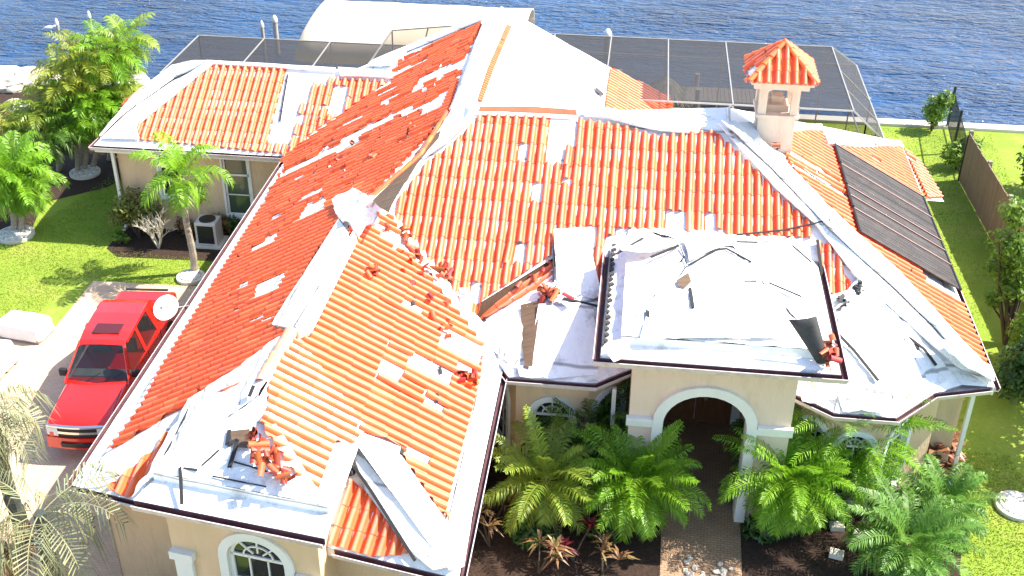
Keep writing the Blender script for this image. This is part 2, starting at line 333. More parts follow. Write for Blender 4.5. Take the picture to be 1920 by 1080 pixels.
PROF = [(0., .0), (.06, .030), (.16, .060), (.30, .074), (.44, .060), (.54, .030), (.61, -.004), (.80, -.016), (1., .0)]
CROWN_GLINT = (0, .05, .55, 1, .55, .05, 0, 0, 0)  # weight of the painted highlight across the tile profile, full on the crown
def tiles(pl, polys, parent, holes=(), pitch=.2, course=.34, lift=.012, loss=.004, seed=1, name='roof_tiles', light=1., crown_glint=.36):
    """S-shaped clay tiles laid course by course inside 2-D outlines on a roof plane; holes are 2-D outlines where tiles were blown off"""
    rnd = random.Random(seed); mb = MB()
    near = []
    for h in holes:
        cx_ = sum(p[0] for p in h)/len(h); cy_ = sum(p[1] for p in h)/len(h); near.append([(p[0]+math.copysign(.1, p[0]-cx_), p[1]+math.copysign(.17, p[1]-cy_)) for p in h])
    for poly in polys:
        u0 = min(p[0] for p in poly); u1 = max(p[0] for p in poly); v0 = min(p[1] for p in poly); v1 = max(p[1] for p in poly)
        for i in range(int(math.floor(u0/pitch)), int(math.ceil(u1/pitch))):
            us = [(i+t)*pitch for t, _ in PROF]
            sp = [spans(poly, u+1e-5) for u in us]
            coltone = 1+rnd.uniform(-.05, .05)
            for j in range(int(math.floor(v0/course))-1, int(math.ceil(v1/course))+1):
                a, b = j*course, (j+1)*course+.035
                c = ((i+.5)*pitch, (a+b)/2)
                if rnd.random() < loss or any(inside(c, h) for h in holes): continue
                t = coltone*rnd.uniform(.92, 1.07)*light
                t = (t, t*rnd.uniform(.95, 1.06), t*rnd.uniform(.95, 1.08))
                if rnd.random() < .06: t = (t[0]*1.12, t[1]*1.5, t[2]*1.7)
                dz = rnd.uniform(0, .003); du = rnd.uniform(-.004, .004); tw = rnd.uniform(-.004, .004); sl = 0.
                if near and any(inside(c, h) for h in near):
                    q_ = rnd.random()
                    if q_ < .10: continue
                    if q_ < .5: sl = -rnd.uniform(.02, .12); tw = rnd.uniform(-.04, .04); dz += .014; a2 = rnd.random()
                    if q_ > .9: a += rnd.uniform(.05, .2)
                elif rnd.random() < .006: sl = -rnd.uniform(.02, .08); tw = rnd.uniform(-.03, .03); dz += .01
                lo, mid, hi, fd_ = [], [], [], []; ok = False; fa = crown_glint*rnd.uniform(.7, 1.2)
                for k, (tt, h) in enumerate(PROF):
                    best = None
                    for (p, q) in sp[k]:
                        l, r = max(a, p), min(b, q)
                        if r-l > .015 and (best is None or r-l > best[1]-best[0]): best = (l, r)
                    if best is None:
                        if lo: break
                        continue
                    l, r = best; ok = True; fd_.append(fa*CROWN_GLINT[k])
                    f1 = 1-(l-a)/(b-a); f2 = 1-(r-a)/(b-a)
                    zl = h+lift+dz+.011*f1; zr = h+lift+dz+.011*f2; u = us[k]+du
                    lo.append(pl.to3(u+tw*f1, l+sl, zl-.008)); mid.append(pl.to3(u+tw*f1, l+sl, zl)); hi.append(pl.to3(u, r+sl, zr))
                if ok and len(lo) > 1:
                    for rw in ([lo, mid], [mid, hi]):
                        i0 = len(mb.f); mb.grid(rw, 0, t)
                        for b_ in range(len(lo)-1): mb.al[i0+b_] = (fd_[b_], fd_[b_+1], fd_[b_+1], fd_[b_])
    return mb.build(name, 'tile', parent, smooth=True, tint=True)

def cap_tiles(pts, parent, r=.085, step=.34, name='ridge_tiles', seed=3, skip=.0, mb=None, light=1., pale=False):
    """barrel cap tiles along a ridge or hip"""
    rnd = random.Random(seed); own = mb is None; mb = mb or MB()
    for a, b in zip(pts[:-1], pts[1:]):
        a, b = Vector(a), Vector(b); L = (b-a).length; d = (b-a)/L; x = d.cross(Vector((0, 0, 1))).normalized(); u = x.cross(d)
        k = 0
        while k*step < L-.1:
            s0, s1 = k*step, min(L, (k+1)*step+.04); k += 1
            if rnd.random() < skip: continue
            t = rnd.uniform(.9, 1.15)*light; t = (t, t*rnd.uniform(.95, 1.25), t*rnd.uniform(.95, 1.3))
            if pale: t = (t[0]*1.1, t[1]*2.6, t[2]*6)
            rows = []
            for sgm, rr, up in ((s0, r-.015, .0), (s0, r, .012), (s1, r*.86, -.004)):
                rows.append([a+d*sgm+x*(rr*1.15*math.cos(q*math.pi/8))+u*(rr*math.sin(q*math.pi/8)+up) for q in range(9)])
            mb.grid(rows[:2], 0, t); mb.grid(rows[1:], 0, t)
    return mb.build(name, 'tile', parent, smooth=True, tint=True) if own else None

def sheet(pl, poly2, parent, mtl='under', h=0., cell=.3, amp=.012, freq=1.6, thick=0., name='underlayment_sheet', lab=None, seed=0., edge=True):
    """a membrane lying on a plane: the outline cut into a grid and rumpled a little"""
    bm = bmesh.new()
    vs = [bm.verts.new((a, b, 0)) for a, b in poly2]
    f = bm.faces.new(vs); f.normal_update()
    if f.normal.z < 0: f.normal_flip()
    u0 = min(p[0] for p in poly2); u1 = max(p[0] for p in poly2); v0 = min(p[1] for p in poly2); v1 = max(p[1] for p in poly2)
    for ax, lo, hi in ((0, u0, u1), (1, v0, v1)):
        n = max(1, int((hi-lo)/cell))
        for k in range(1, n):
            co = [0, 0, 0]; no = [0, 0, 0]; co[ax] = lo+(hi-lo)*k/n; no[ax] = 1
            bmesh.ops.bisect_plane(bm, geom=bm.verts[:]+bm.edges[:]+bm.faces[:], plane_co=co, plane_no=no)
    if thick:
        r = bmesh.ops.extrude_face_region(bm, geom=bm.faces[:]);
        for g in r['geom']:
            if isinstance(g, bmesh.types.BMVert): g.co.z += thick
    o = Vector((0, 0, 0)); p = parent
    while p is not None: o += Vector(p.location); p = p.parent
    for v in bm.verts:
        q = Vector((v.co.x*freq+seed, v.co.y*freq, seed))
        d = amp*(noise.noise(q)*1.4+noise.noise(q*2.7)*.7+abs(noise.noise(q*1.3+Vector((9, 3, 1))))*1.2)
        v.co = pl.to3(v.co.x, v.co.y, h+v.co.z+d+amp*.4)-o
    bmesh.ops.recalc_face_normals(bm, faces=bm.faces[:]) if thick else None
    me = bpy.data.meshes.new(name); bm.to_mesh(me); bm.free(); me.materials.append(MATS[mtl])
    if not thick: pass
    ob = bpy.data.objects.new(name, me); COL.objects.link(ob); ob.parent = parent
    if lab: ob['label'] = lab
    return ob

def P2(pl, pix): return [pl.to2(pl.hit(x, y)) for x, y in pix]
def V2(pl, pts): return [pl.to2(p) for p in pts]
def patch(pl, pix, parent, mtl='under', h=.02, **k): return sheet(pl, P2(pl, pix), parent, mtl, h, **k)
def gap(pl, x, y, rows, cols, pitch=.2, course=.32):
    """outline of a place where rows x cols tiles are missing"""
    a, b = pl.to2(pl.hit(x, y)); return [(a-cols*pitch/2, b-rows*course/2), (a+cols*pitch/2, b-rows*course/2), (a+cols*pitch/2, b+rows*course/2), (a-cols*pitch/2, b+rows*course/2)]
def seam(pl, pix, wd, parent, h=.035, mtl='seam', name='torn_seam_or_shade', mb=None):
    own = mb is None; mb = mb or MB(); pts = [pl.to3(*pl.to2(pl.hit(x, y)), h) for x, y in pix]
    for a, b in zip(pts[:-1], pts[1:]): mb.beam(a, b, wd, .025, 0, up=pl.n)
    if own: return mb.build(name, mtl, parent)

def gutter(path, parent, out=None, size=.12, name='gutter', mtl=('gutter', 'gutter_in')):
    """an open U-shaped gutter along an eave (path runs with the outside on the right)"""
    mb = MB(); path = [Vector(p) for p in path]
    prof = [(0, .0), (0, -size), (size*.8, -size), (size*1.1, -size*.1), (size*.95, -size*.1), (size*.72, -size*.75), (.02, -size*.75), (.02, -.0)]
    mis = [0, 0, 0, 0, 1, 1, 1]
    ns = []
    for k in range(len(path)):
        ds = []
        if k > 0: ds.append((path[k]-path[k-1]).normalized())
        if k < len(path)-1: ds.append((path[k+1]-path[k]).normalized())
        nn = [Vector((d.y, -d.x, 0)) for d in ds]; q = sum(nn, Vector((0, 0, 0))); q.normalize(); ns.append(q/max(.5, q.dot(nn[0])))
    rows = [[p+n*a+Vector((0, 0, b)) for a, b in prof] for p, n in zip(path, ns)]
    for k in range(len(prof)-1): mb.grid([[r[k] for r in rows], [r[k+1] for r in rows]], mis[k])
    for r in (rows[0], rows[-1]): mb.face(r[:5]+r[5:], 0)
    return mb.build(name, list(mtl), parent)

# ------------------------------------------------------------------ the house: roof planes
XL, XG, XR1 = -8.8, -5.475, -2.15          # garage wing: left eave, ridge, right eave
RZ = EZ+S*(XG-XL)                           # garage ridge height
MZ = 5.85                                   # main ridges
XM = XL+(MZ-EZ)/S                           # main ridge x
YB = 18.65                                  # front eave of the main block
YM = YB+(MZ-EZ)/S
XE = 7.03                                   # right eave
XH = XE-(MZ-EZ)/S
pA = Plane((XL, 14, EZ), (-S, 0, 1)); pB = Plane((0, YB, EZ), (0, -S, 1)); pR = Plane((XE, 20, EZ), (S, 0, 1))
pG = Plane((XR1, 14, EZ), (S, 0, 1)); pC = Plane((XM, 25, MZ), (S, 0, 1)); pW = Plane((-12, 26.75, EZ), (0, -S, 1))
WL, WY, WR = -14.0, 26.75, 29.35            # left rear wing
WZ = EZ+S*(WR-WY)
FL = Vector((XL, 13.9, EZ)); FR = Vector((XR1, 12.6, EZ)); AP = Vector((XG, 16.1, RZ))
pH = Plane(FL, (FR-FL).cross(AP-FL))
house = thing('house', 'storm-damaged house with orange clay tile roof and bare white underlayment', 'house', (-1, 20, GZ))

ridgeA = [Vector((XM, 31.2, MZ)), Vector((XM, YM, MZ))]
Apoly = [FL, AP, (XG, 21.975, RZ), (XM, YM, MZ), (XM, 31.2, MZ), (XL, 32.5, EZ)]
rA = sheet(pA, V2(pA, Apoly), house, name='roof_slope', amp=.004, seed=1)
rB = sheet(pB, V2(pB, [(XG, 21.975, RZ), (-2.95, 19.45, EZ+S*.8), (-1.25, 20.7, EZ+S*2.05), (-.95, 20.7, EZ+S*2.05), (.5, 18.95, EZ+S*.3), (.5, YB, EZ), (XE, YB, EZ), (XH, YM, MZ), (XM, YM, MZ)]), house, name='roof_slope', amp=.006, seed=2)
rG = sheet(pG, V2(pG, [FR, (XR1, YB, EZ), (XG, 21.975, RZ), AP]), house, name='roof_slope', amp=.004, seed=3)
rR = sheet(pR, V2(pR, [(XE, YB, EZ), (XE, YB+11.2, EZ), (XH, YM+1.2, MZ), (XH, YM, MZ)]), house, name='roof_slope', amp=.006, seed=4)
rC = sheet(pC, V2(pC, [(XM, YM, MZ), (.95, YM+.95-XM, MZ-S*(.95-XM)), (.95, 31.55, MZ-S*(.95-XM)), (XM, 31.2, MZ)]), house, name='roof_slope', amp=.008, seed=5)
rW = sheet(pW, V2(pW, [(WL, WY, EZ), (XL, WY, EZ), (XL+(WZ-EZ)/S, WR, WZ), (WL+WR-WY, WR, WZ)]), house, name='roof_slope', amp=.005, seed=6)
rH = sheet(pH, V2(pH, [FL, FR, AP]), house, name='roof_slope', amp=.004, seed=7)
mb = MB()   # slopes turned away from the street
yb = 2*WR-WY
mb.face([(WL, yb, EZ), (WL+WR-WY, WR, WZ), (XL+(WZ-EZ)/S, WR, WZ), (XL, yb, EZ)])
mb.face([(XM, YM, MZ), (XH, YM, MZ), (XH, YM+1.2, MZ)]); mb.face([(XM, YM, MZ), (XH, YM+1.2, MZ), (XE, YB+11.2, EZ), (.95, YB+11.2, EZ-.02)]); mb.face([(XM, YM, MZ), (.95, YB+11.2, EZ-.02), (.95, YM+.95-XM, MZ-S*(.95-XM))])
rK = mb.build('rear_roof_slope', 'under', house)
pWL = Plane((WL, WY, EZ), (-S, 0, 1))
rWL = sheet(pWL, V2(pWL, [(WL, yb, EZ), (WL, WY, EZ), (WL+WR-WY, WR, WZ)]), house, name='roof_slope', amp=.005, seed=8)
tiles(pWL, [[pWL.to2(p) for p in [(WL+.1, yb-.6, 0), (WL+.1, WY+.8, 0), (WL+.1, WY+.8, 0)]] and P2(pWL, [(228, 203), (262, 178), (300, 152), (270, 165), (240, 188)])], rWL, seed=71)

# tiles on the long left slope
A_out = [(204, 850), (246, 793), (268, 763), (304, 693), (382, 567), (494, 387), (536, 316), (533, 303), (590, 247), (657, 200), (735, 160), (733, 140), (760, 110), (853, 67), (905, 45), (885, 90), (858, 160), (842, 212), (800, 262), (762, 300), (730, 335), (688, 372), (632, 383), (640, 420), (600, 470), (560, 540), (522, 600), (516, 617), (545, 628), (528, 660), (505, 705), (486, 722), (400, 745), (325, 776)]
A_holes = [(823, 86, 2, 1), (790, 117, 3, 1), (855, 122, 6, 1), (823, 126, 2, 1), (807, 143, 2, 2), (787, 163, 2, 2), (727, 173, 2, 2), (783, 172, 5, 1), (743, 182, 2, 2), (697, 211, 4, 1), (697, 200, 1, 1), (790, 205, 4, 2), (812, 208, 2, 3), (700, 235, 7, 1), (740, 222, 3, 1), (662, 262, 6, 1), (618, 288, 6, 2), (580, 306, 5, 2), (560, 318, 5, 1), (640, 323, 2, 1), (557, 337, 3, 1), (800, 247, 4, 1), (603, 272, 2, 1),
           (577, 373, 2, 2), (583, 396, 2, 4), (520, 408, 2, 2), (490, 463, 2, 2), (498, 545, 2, 4), (482, 552, 1, 2), (460, 537, 2, 2), (428, 720, 2, 2), (775, 110, 3, 2), (770, 128, 3, 2), (870, 82, 2, 1), (885, 76, 1, 1), (890, 97, 1, 2), (650, 350, 1, 1)]
rnd = random.Random(31)
for k in range(24):
    q = rnd.random(); x = 570+q*300+rnd.uniform(-45, 45); y = 325-q*245+rnd.uniform(-30, 40)
    A_holes.append((x, y, rnd.choice((1, 2, 3, 4)), 1))
tiles(pA, [P2(pA, A_out)], rA, [gap(pA, *h) for h in A_holes], seed=5, crown_glint=.1)
B_out = [(900, 216), (990, 220), (1080, 223), (1170, 238), (1230, 256), (1300, 250), (1340, 247), (1392, 295), (1440, 343), (1455, 362), (1523, 424), (1524, 447), (1140, 442), (1133, 455), (1130, 492), (1114, 490), (1110, 436), (1038, 437), (1037, 478), (950, 535), (907, 562), (897, 590), (860, 585), (850, 577), (833, 553), (800, 510), (763, 470), (733, 427), (738, 403), (750, 372), (772, 343), (803, 303), (840, 278), (877, 243)]
B_holes = [(1045, 268, 5, 2), (1052, 250, 2, 2), (1249, 422, 2, 1), (1242, 432, 1, 2), (1337, 424, 2, 1), (1180, 440, 1, 2), (883, 560, 2, 1), (975, 468, 1, 1), (1282, 440, 2, 1), (980, 395, 0, 0)]
B_strip = [(1531, 452), (1560, 462), (1597, 540), (1590, 556), (1552, 552), (1541, 520)]
tiles(pB, [P2(pB, B_out)], rB, [gap(pB, *h) for h in B_holes], seed=6, crown_glint=.32, course=.5); tiles(pB, [P2(pB, B_strip)], rB, seed=66)
G_out = [(735, 408), (763, 472), (833, 556), (868, 600), (905, 650), (900, 706), (893, 735), (830, 975), (752, 856), (748, 838), (677, 811), (664, 834), (626, 832), (592, 928), (560, 905), (515, 840), (486, 792), (500, 765), (500, 728), (548, 630), (575, 636), (612, 560), (660, 462), (650, 425), (700, 400)]
G_holes = [(757, 573, 1.2, 1), (790, 679, 2.6, 2), (737, 704, 1.6, 2), (800, 747, 1.2, 1), (852, 640, 2.2, 3), (870, 655, 1.5, 3), (777, 846, 2, 1), (722, 838, 1.6, 1), (745, 452, 2, 2), (690, 412, 1, 1)]
tiles(pG, [P2(pG, G_out)], rG, [gap(pG, *h) for h in G_holes], seed=7, crown_glint=.2, course=.45)
R_out = [(1478, 252), (1537, 247), (1560, 277), (1600, 279), (1688, 279), (1860, 716), (1848, 694), (1802, 645), (1735, 572), (1673, 505), (1600, 440), (1575, 412), (1520, 362), (1478, 310), (1470, 290)]
R_holes = [(1755, 528, 3, 3), (1775, 536, 3, 3), (1790, 545, 1, 2), (1515, 312, 6, 1), (1500, 300, 6, 1), (1540, 340, 5, 1), (1560, 352, 3, 1)]
tiles(pR, [P2(pR, R_out)], rR, [gap(pR, *h) for h in R_holes], seed=8, crown_glint=.08)
C_out = [(1143, 130), (1254, 184), (1256, 226), (1132, 212), (1137, 165)]
tiles(pC, [P2(pC, C_out)], rC, seed=9, pitch=.19, crown_glint=.25)
cap_tiles([pC.at(.93, 28.5, .06), pC.at(.93, 31.3, .06)], rC, seed=12, r=.1)
cC = [(902, 194), (925, 130), (958, 52), (948, 50), (915, 125), (894, 190)]
tiles(pC, [P2(pC, cC)], rC, seed=10, course=.2, pitch=.13, name='ridge_row_tiles', crown_glint=.1)
W_out = [(400, 121), (470, 126), (541, 130), (541, 140), (640, 148), (730, 153), (660, 200), (590, 247), (533, 300), (530, 289), (480, 285), (380, 274), (262, 264), (259, 234), (330, 180)]
W_holes = [(545, 186, 9, 3), (565, 160, 4, 2), (532, 215, 3, 2), (640, 192, 3, 2), (628, 183, 2, 1), (596, 136, 2, 2), (570, 140, 2, 3)]
tiles(pW, [P2(pW, W_out)], rW, [gap(pW, *h) for h in W_holes], seed=11)
H_a = [(660, 900), (690, 925), (768, 1040), (700, 1045), (620, 1022), (630, 990)]
H_b = [(296, 838), (312, 812), (330, 812), (322, 835), (243, 936), (200, 915)]
tiles(pH, [P2(pH, H_a)], rH, seed=13); tiles(pH, [P2(pH, H_b)], rH, seed=14)

# bare sheets, boards and rumpled underlayment
def pat(pl, pix, par, mtl='under', h=.05, **k): return patch(pl, pix, par, mtl, h, **k)
pat(pG, [(657, 442), (664, 463), (578, 634), (556, 640), (548, 622)], rG, h=.05, thick=.09, amp=.008, name='ridge_board', seed=2.)
pat(pA, [(640, 418), (655, 440), (548, 622), (516, 617), (524, 600)], rA, h=.05, thick=.05, amp=.012, name='ridge_board', seed=3.)
pat(pA, [(630, 384), (668, 362), (700, 380), (680, 425), (650, 428), (636, 410)], rA, h=.07, thick=.05, amp=.05, freq=3, cell=.12, name='crumpled_underlayment', seed=4.)
pat(pG, [(650, 425), (664, 402), (700, 396), (706, 424), (683, 430), (668, 452)], rG, h=.06, thick=.04, amp=.03, freq=3, cell=.15, name='crumpled_underlayment', seed=5.)
pat(pA, [(700, 378), (740, 340), (800, 272), (832, 232), (824, 262), (790, 300), (768, 335), (745, 372), (731, 402), (715, 393)], rA, 'plywood', .03, amp=.01, name='bare_sheathing', seed=6.)
pat(pB, [(893, 207), (880, 235), (838, 275), (802, 298), (772, 336), (760, 345), (800, 285), (835, 235), (850, 210)], rB, h=.09, thick=.03, amp=.02, name='hip_underlayment', seed=7.)
pat(pA, [(935, 22), (912, 42), (893, 90), (868, 160), (846, 212), (890, 206), (905, 150), (930, 80)], rA, h=.05, thick=.04, amp=.014, name='ridge_underlayment', seed=8.)
pat(pA, [(930, 18), (905, 40), (852, 62), (765, 98), (735, 126), (690, 127), (700, 117), (880, 42)], rA, h=.03, thick=.05, amp=.01, name='rake_underlayment', seed=9.)
cap_tiles([pA.hit(838, 216)+Vector((0, 0, .06)), pA.hit(788, 296)+Vector((0, 0, .06)), pA.hit(700, 372)+Vector((0, 0, .06))], rA, seed=30, r=.05, step=.3)
cap_tiles([pA.hit(547, 630)+Vector((0, 0, .07)), pA.hit(489, 728)+Vector((0, 0, .07))], rA, seed=31, r=.11, pale=True)
# right hip
pat(pB, [(1345, 236), (1392, 290), (1455, 360), (1530, 428), (1600, 520), (1700, 610), (1790, 690), (1850, 722), (1815, 690), (1680, 555), (1555, 440), (1440, 320)], rB, h=.06, thick=.05, amp=.015, name='hip_underlayment', seed=10.)
pat(pR, [(1362, 240), (1440, 315), (1555, 435), (1680, 550), (1820, 690), (1855, 722), (1852, 700), (1800, 645), (1735, 572), (1673, 505), (1600, 440), (1520, 362), (1450, 290), (1400, 245)], rR, h=.04, thick=.04, amp=.02, name='hip_underlayment', seed=11.)
pat(pR, [(1345, 236), (1400, 238), (1420, 262), (1400, 275), (1385, 268)], rR, 'under_grey', .09, thick=.03, amp=.03, freq=3, cell=.15, name='torn_underlayment', seed=12.)
pat(pR, [(1745, 640), (1800, 655), (1850, 700), (1858, 722), (1815, 702), (1770, 672)], rR, 'under_grey', .08, thick=.02, amp=.05, freq=3, cell=.15, name='torn_underlayment', seed=13.)
pat(pR, [(1465, 275), (1510, 292), (1566, 350), (1548, 348), (1500, 316)], rR, h=.03, amp=.015, name='underlayment_strip', seed=14.)
# caps along the rear hip and main ridge
for q in ([(1543, 262), (1600, 266), (1600, 280), (1548, 277)], [(1640, 266), (1682, 270), (1690, 281), (1642, 279)], [(1482, 240), (1535, 240), (1538, 249), (1484, 252)]): pat(pR, q, rR, h=.06, thick=.06, amp=.01, name='hip_board', seed=q[0][0])
pat(pB, [(900, 206), (1000, 206), (1080, 212), (1082, 221), (990, 217), (898, 214)], rB, 'clay', .09, thick=.02, amp=.01, name='ridge_flashing', seed=17.)
mb = MB()
path = [(1095, 219), (1140, 222), (1190, 234), (1240, 246), (1290, 250), (1306, 238)]
rows = []
for k, (x, y) in enumerate(path):
    c = pB.hit(x, y)+Vector((0, .12, .03)); wv = (.17, .22, .24, .22, .2, .1)[k]; hv = (.10, .15, .15, .13, .17, .05)[k]
    rows.append([c+Vector((0, -wv*math.cos(math.pi*q/8), hv*math.sin(math.pi*q/8)+.02*noise.noise(Vector((x*.05, q, 0))))) for q in range(9)])
mb.grid(rows); mb.build('ridge_wrap', 'under', rB, smooth=True)
pat(pW, [(635, 131), (735, 138), (738, 150), (640, 147)], rW, h=.05, thick=.07, amp=.01, name='ridge_board', seed=18.)
pat(pW, [(395, 117), (520, 124), (630, 131), (630, 137), (520, 130), (398, 123)], rW, h=.04, thick=.05, amp=.008, name='ridge_board', seed=19.)
pat(pW, [(190, 262), (260, 200), (395, 117), (400, 124), (300, 205), (258, 240), (262, 264)], rW, h=.04, thick=.04, amp=.012, name='hip_underlayment', seed=20.)
pat(pW, [(527, 230), (541, 138), (549, 138), (535, 232)], rW, 'under', .03, amp=.004, name='torn_edge', seed=21.)
seam(pW, [(541, 140), (525, 230)], .03, rW, .05)
pat(pWL, [(190, 258), (235, 215), (330, 148), (395, 117), (360, 118), (325, 126), (255, 178)], rWL, h=.04, thick=.04, amp=.012, name='hip_underlayment', seed=20.)
# right hip of the garage wing
pat(pG, [(672, 812), (752, 842), (752, 858), (838, 985), (895, 735), (925, 710), (868, 1065), (840, 1072), (668, 838)], rG, h=.03, amp=.012, name='hip_underlayment', seed=22.)
pat(pH, [(664, 850), (690, 868), (846, 1065), (815, 1072), (770, 1035), (690, 925)], rH, h=.05, thick=.05, amp=.015, name='hip_underlayment', seed=23.)
seam(pH, [(668, 880), (700, 925), (782, 1055)], .05, rH, .13)
seam(pG, [(664, 463), (578, 634)], .035, rG, .06)  # dark strip painting in the shadow along the ridge board's edge
for q in ([(775, 561), (772, 575)], [(822, 692), (825, 704)], [(818, 742), (816, 757)], [(753, 842), (750, 856)]): seam(pG, q, .06, rG, .05, name='tile_end_gap')

# ------------------------------------------------------------------ raised roof over the garage window (left portico)
BL = Vector((-7.05, 12.6, 4.12)); BR = Vector((-4.0, 12.15, 4.12)); BA = Vector((XG-.05, 14.25, RZ+.03))
fd = (BR-BL).normalized(); fn = Vector((fd.y, -fd.x, 0))
port = MB()
BLi = BL-fn*.42+fd*.12+Vector((0, 0, .07)); BRi = BR-fn*.42-fd*.12+Vector((0, 0, .07))
up = Vector((0, 0, .15))
port.face([BL, BR, BRi, BLi]); port.face([BLi, BRi, BRi+up, BLi+up])
pl_front = Plane(BLi+up, (BRi-BLi).cross(BA-BLi-up))
rP = port.build('portico_roof', 'under', house)
sheet(pl_front, V2(pl_front, [BLi+up, BRi+up, BA]), rP, amp=.034, freq=2.4, cell=.11, name='roof_sheet', seed=40)
bl2 = Vector((BL.x, 15.05, 4.12)); br2 = Vector((BR.x, 14.75, 4.12))
lf = Plane(BL+Vector((0, 0, .03)), (BL-BA).cross(bl2-BL)); lf = lf if lf.n.z > 0 else Plane(lf.p, -lf.n)
sheet(lf, V2(lf, [BL, BLi, BLi+up, BA, Vector((XG, 16.1, RZ)), bl2]), rP, amp=.03, freq=2.4, cell=.11, name='roof_sheet', seed=41)
rf = Plane(BR+Vector((0, 0, .02)), (br2-BR).cross(BA-BR)); rf = rf if rf.n.z > 0 else Plane(rf.p, -rf.n)
sheet(rf, V2(rf, [BR, br2, Vector((XG, 16.1, RZ)), BA, BRi+up, BRi]), rP, amp=.006, freq=2.2, cell=.2, name='roof_sheet', seed=42)
gutter([BL+Vector((.02, 0, 0)), BR], house)
seam(pl_front, [(340, 880), (343, 948)], .05, rP, .05)
seam(pl_front, [(340, 880), (372, 884)], .03, rP, .05)
seam(pA, [(362, 770), (337, 822), (306, 878)], .03, rP, .09)
seam(pl_front, [(432, 810), (428, 838), (448, 828), (432, 880)], .06, rP, .06)
seam(pl_front, [(478, 728), (470, 748)], .05, rP, .08)
for q in ([(440, 868), (520, 892), (540, 908)], [(380, 875), (412, 846)], [(400, 895), (500, 915)]): seam(pl_front, q, .018, rP, .04)
patch(pl_front, [(433, 812), (470, 808), (476, 845), (440, 842)], rP, 'plywood', .06, cell=.2, amp=.01, name='bare_sheathing')

def heap(name, pl, quad, n, parent=None, seed=1, mtl='tile', h=.06, long=.32):
    """broken curved tiles tumbled together; parts of the damaged roof"""
    rnd = random.Random(seed); mb = MB()
    for k in range(n):
        a, b = rnd.random(), rnd.random()
        q = [Vector((*p, 0)) for p in quad]
        p = (q[0]*(1-a)+q[1]*a)*(1-b)+(q[3]*(1-a)+q[2]*a)*b
        P = pl.hit(p.x, p.y)+pl.n*rnd.uniform(.02, h)
        M = Matrix.Translation(P) @ Matrix.Rotation(rnd.uniform(0, 6.3), 4, pl.n) @ Matrix.Rotation(rnd.uniform(-.7, .7), 4, 'X') @ Matrix.Rotation(rnd.uniform(-.7, .7), 4, 'Y')
        L = long*rnd.uniform(.4, 1.); r = .055; t = rnd.uniform(.25, .7); t = (t, t*rnd.uniform(.6, 1.8), t*rnd.uniform(1., 3.))
        rr = [[M @ Vector((x, r*math.cos(w*math.pi/6), r*.8*math.sin(w*math.pi/6))) for w in range(7)] for x in (-L/2, L/2)]
        mb.grid(rr, 0, t)
    return mb.build(name, mtl, parent, smooth=True, tint=True)

# ------------------------------------------------------------------ raised entry roof
EX0, EX1, EY, EZ2 = -.3, 3.83, 16.95, 4.3
eR = MB(); st = .15
ix0, ix1, iy = EX0+.34, EX1-.3, EY+.36
yk = 20.85; yt = 21.3; zi = EZ2+.07; zt = zi+st
eR.face([(EX0, EY, EZ2), (EX1, EY, EZ2), (ix1, iy, zi), (ix0, iy, zi)])
eR.face([(EX0, yk, EZ2), (EX0, EY, EZ2), (ix0, iy, zi), (ix0, yk, zi)])
eR.face([(EX1, EY, EZ2), (EX1, yk, EZ2), (ix1, yk, zi), (ix1, iy, zi)])
eR.face([(ix0, iy, zi), (ix1, iy, zi), (ix1, iy+.03, zt), (ix0, iy+.03, zt)])
eR.face([(ix0, yt, zi), (ix0, iy, zi), (ix0, iy+.03, zt), (ix0, yt, zt)])
eR.face([(ix1, iy, zi), (ix1, yt, zi), (ix1, yt, zt), (ix1, iy+.03, zt)])
rE = eR.build('entry_roof', 'under', house)
pT = Plane((1.7, 19, zt), (0, 0.0001, 1))
pT.u = Vector((1, 0, 0)); pT.v = Vector((0, 1, 0))
eo = Vector((0, 0, 0))
# low hip with membrane: four rumpled facets
ap1 = Vector((1.35, 20.4, zt+.22)); ap2 = Vector((2.1, 20.4, zt+.22))
c0, c1, c2, c3 = Vector((ix0, iy+.03, zt)), Vector((ix1, iy+.03, zt)), Vector((ix1, yt+.15, zt)), Vector((ix0, yt+.15, zt))
for k, pts in enumerate(([c0, c1, ap2, ap1], [c1, c2, ap2], [c2, c3, ap1, ap2], [c3, c0, ap1])):
    pl = Plane(pts[0], (pts[1]-pts[0]).cross(pts[2]-pts[0]))
    sheet(pl, V2(pl, pts), rE, amp=.036, freq=2.4, cell=.11, name='roof_sheet', seed=50+k)
    if k == 0: pE = pl
for q, wd in (([(1220, 487), (1272, 465)], .05), ([(1290, 502), (1345, 472), (1362, 471), (1408, 496)], .03), ([(1214, 586), (1214, 610)], .07), ([(1293, 545), (1299, 582)], .06), ([(1441, 535), (1502, 561)], .02), ([(1395, 532), (1418, 532)], .02), ([(1485, 465), (1520, 496)], .02),
              ([(1155, 481), (1205, 452)], .04), ([(1275, 468), (1288, 502), (1276, 520)], .012), ([(1380, 458), (1420, 459)], .03), ([(1265, 601), (1282, 602)], .014), ([(1328, 603), (1345, 604)], .014), ([(1355, 605), (1385, 605)], .014), ([(1216, 585), (1292, 584)], .014)):
    seam(pE, q, wd, rE, .06)
for q, nm in (([(1268, 530), (1290, 515), (1296, 532), (1285, 545), (1270, 542)], 'torn_hole'),): patch(pE, q, rE, 'plywood', .05, cell=.3, amp=.02, name=nm)
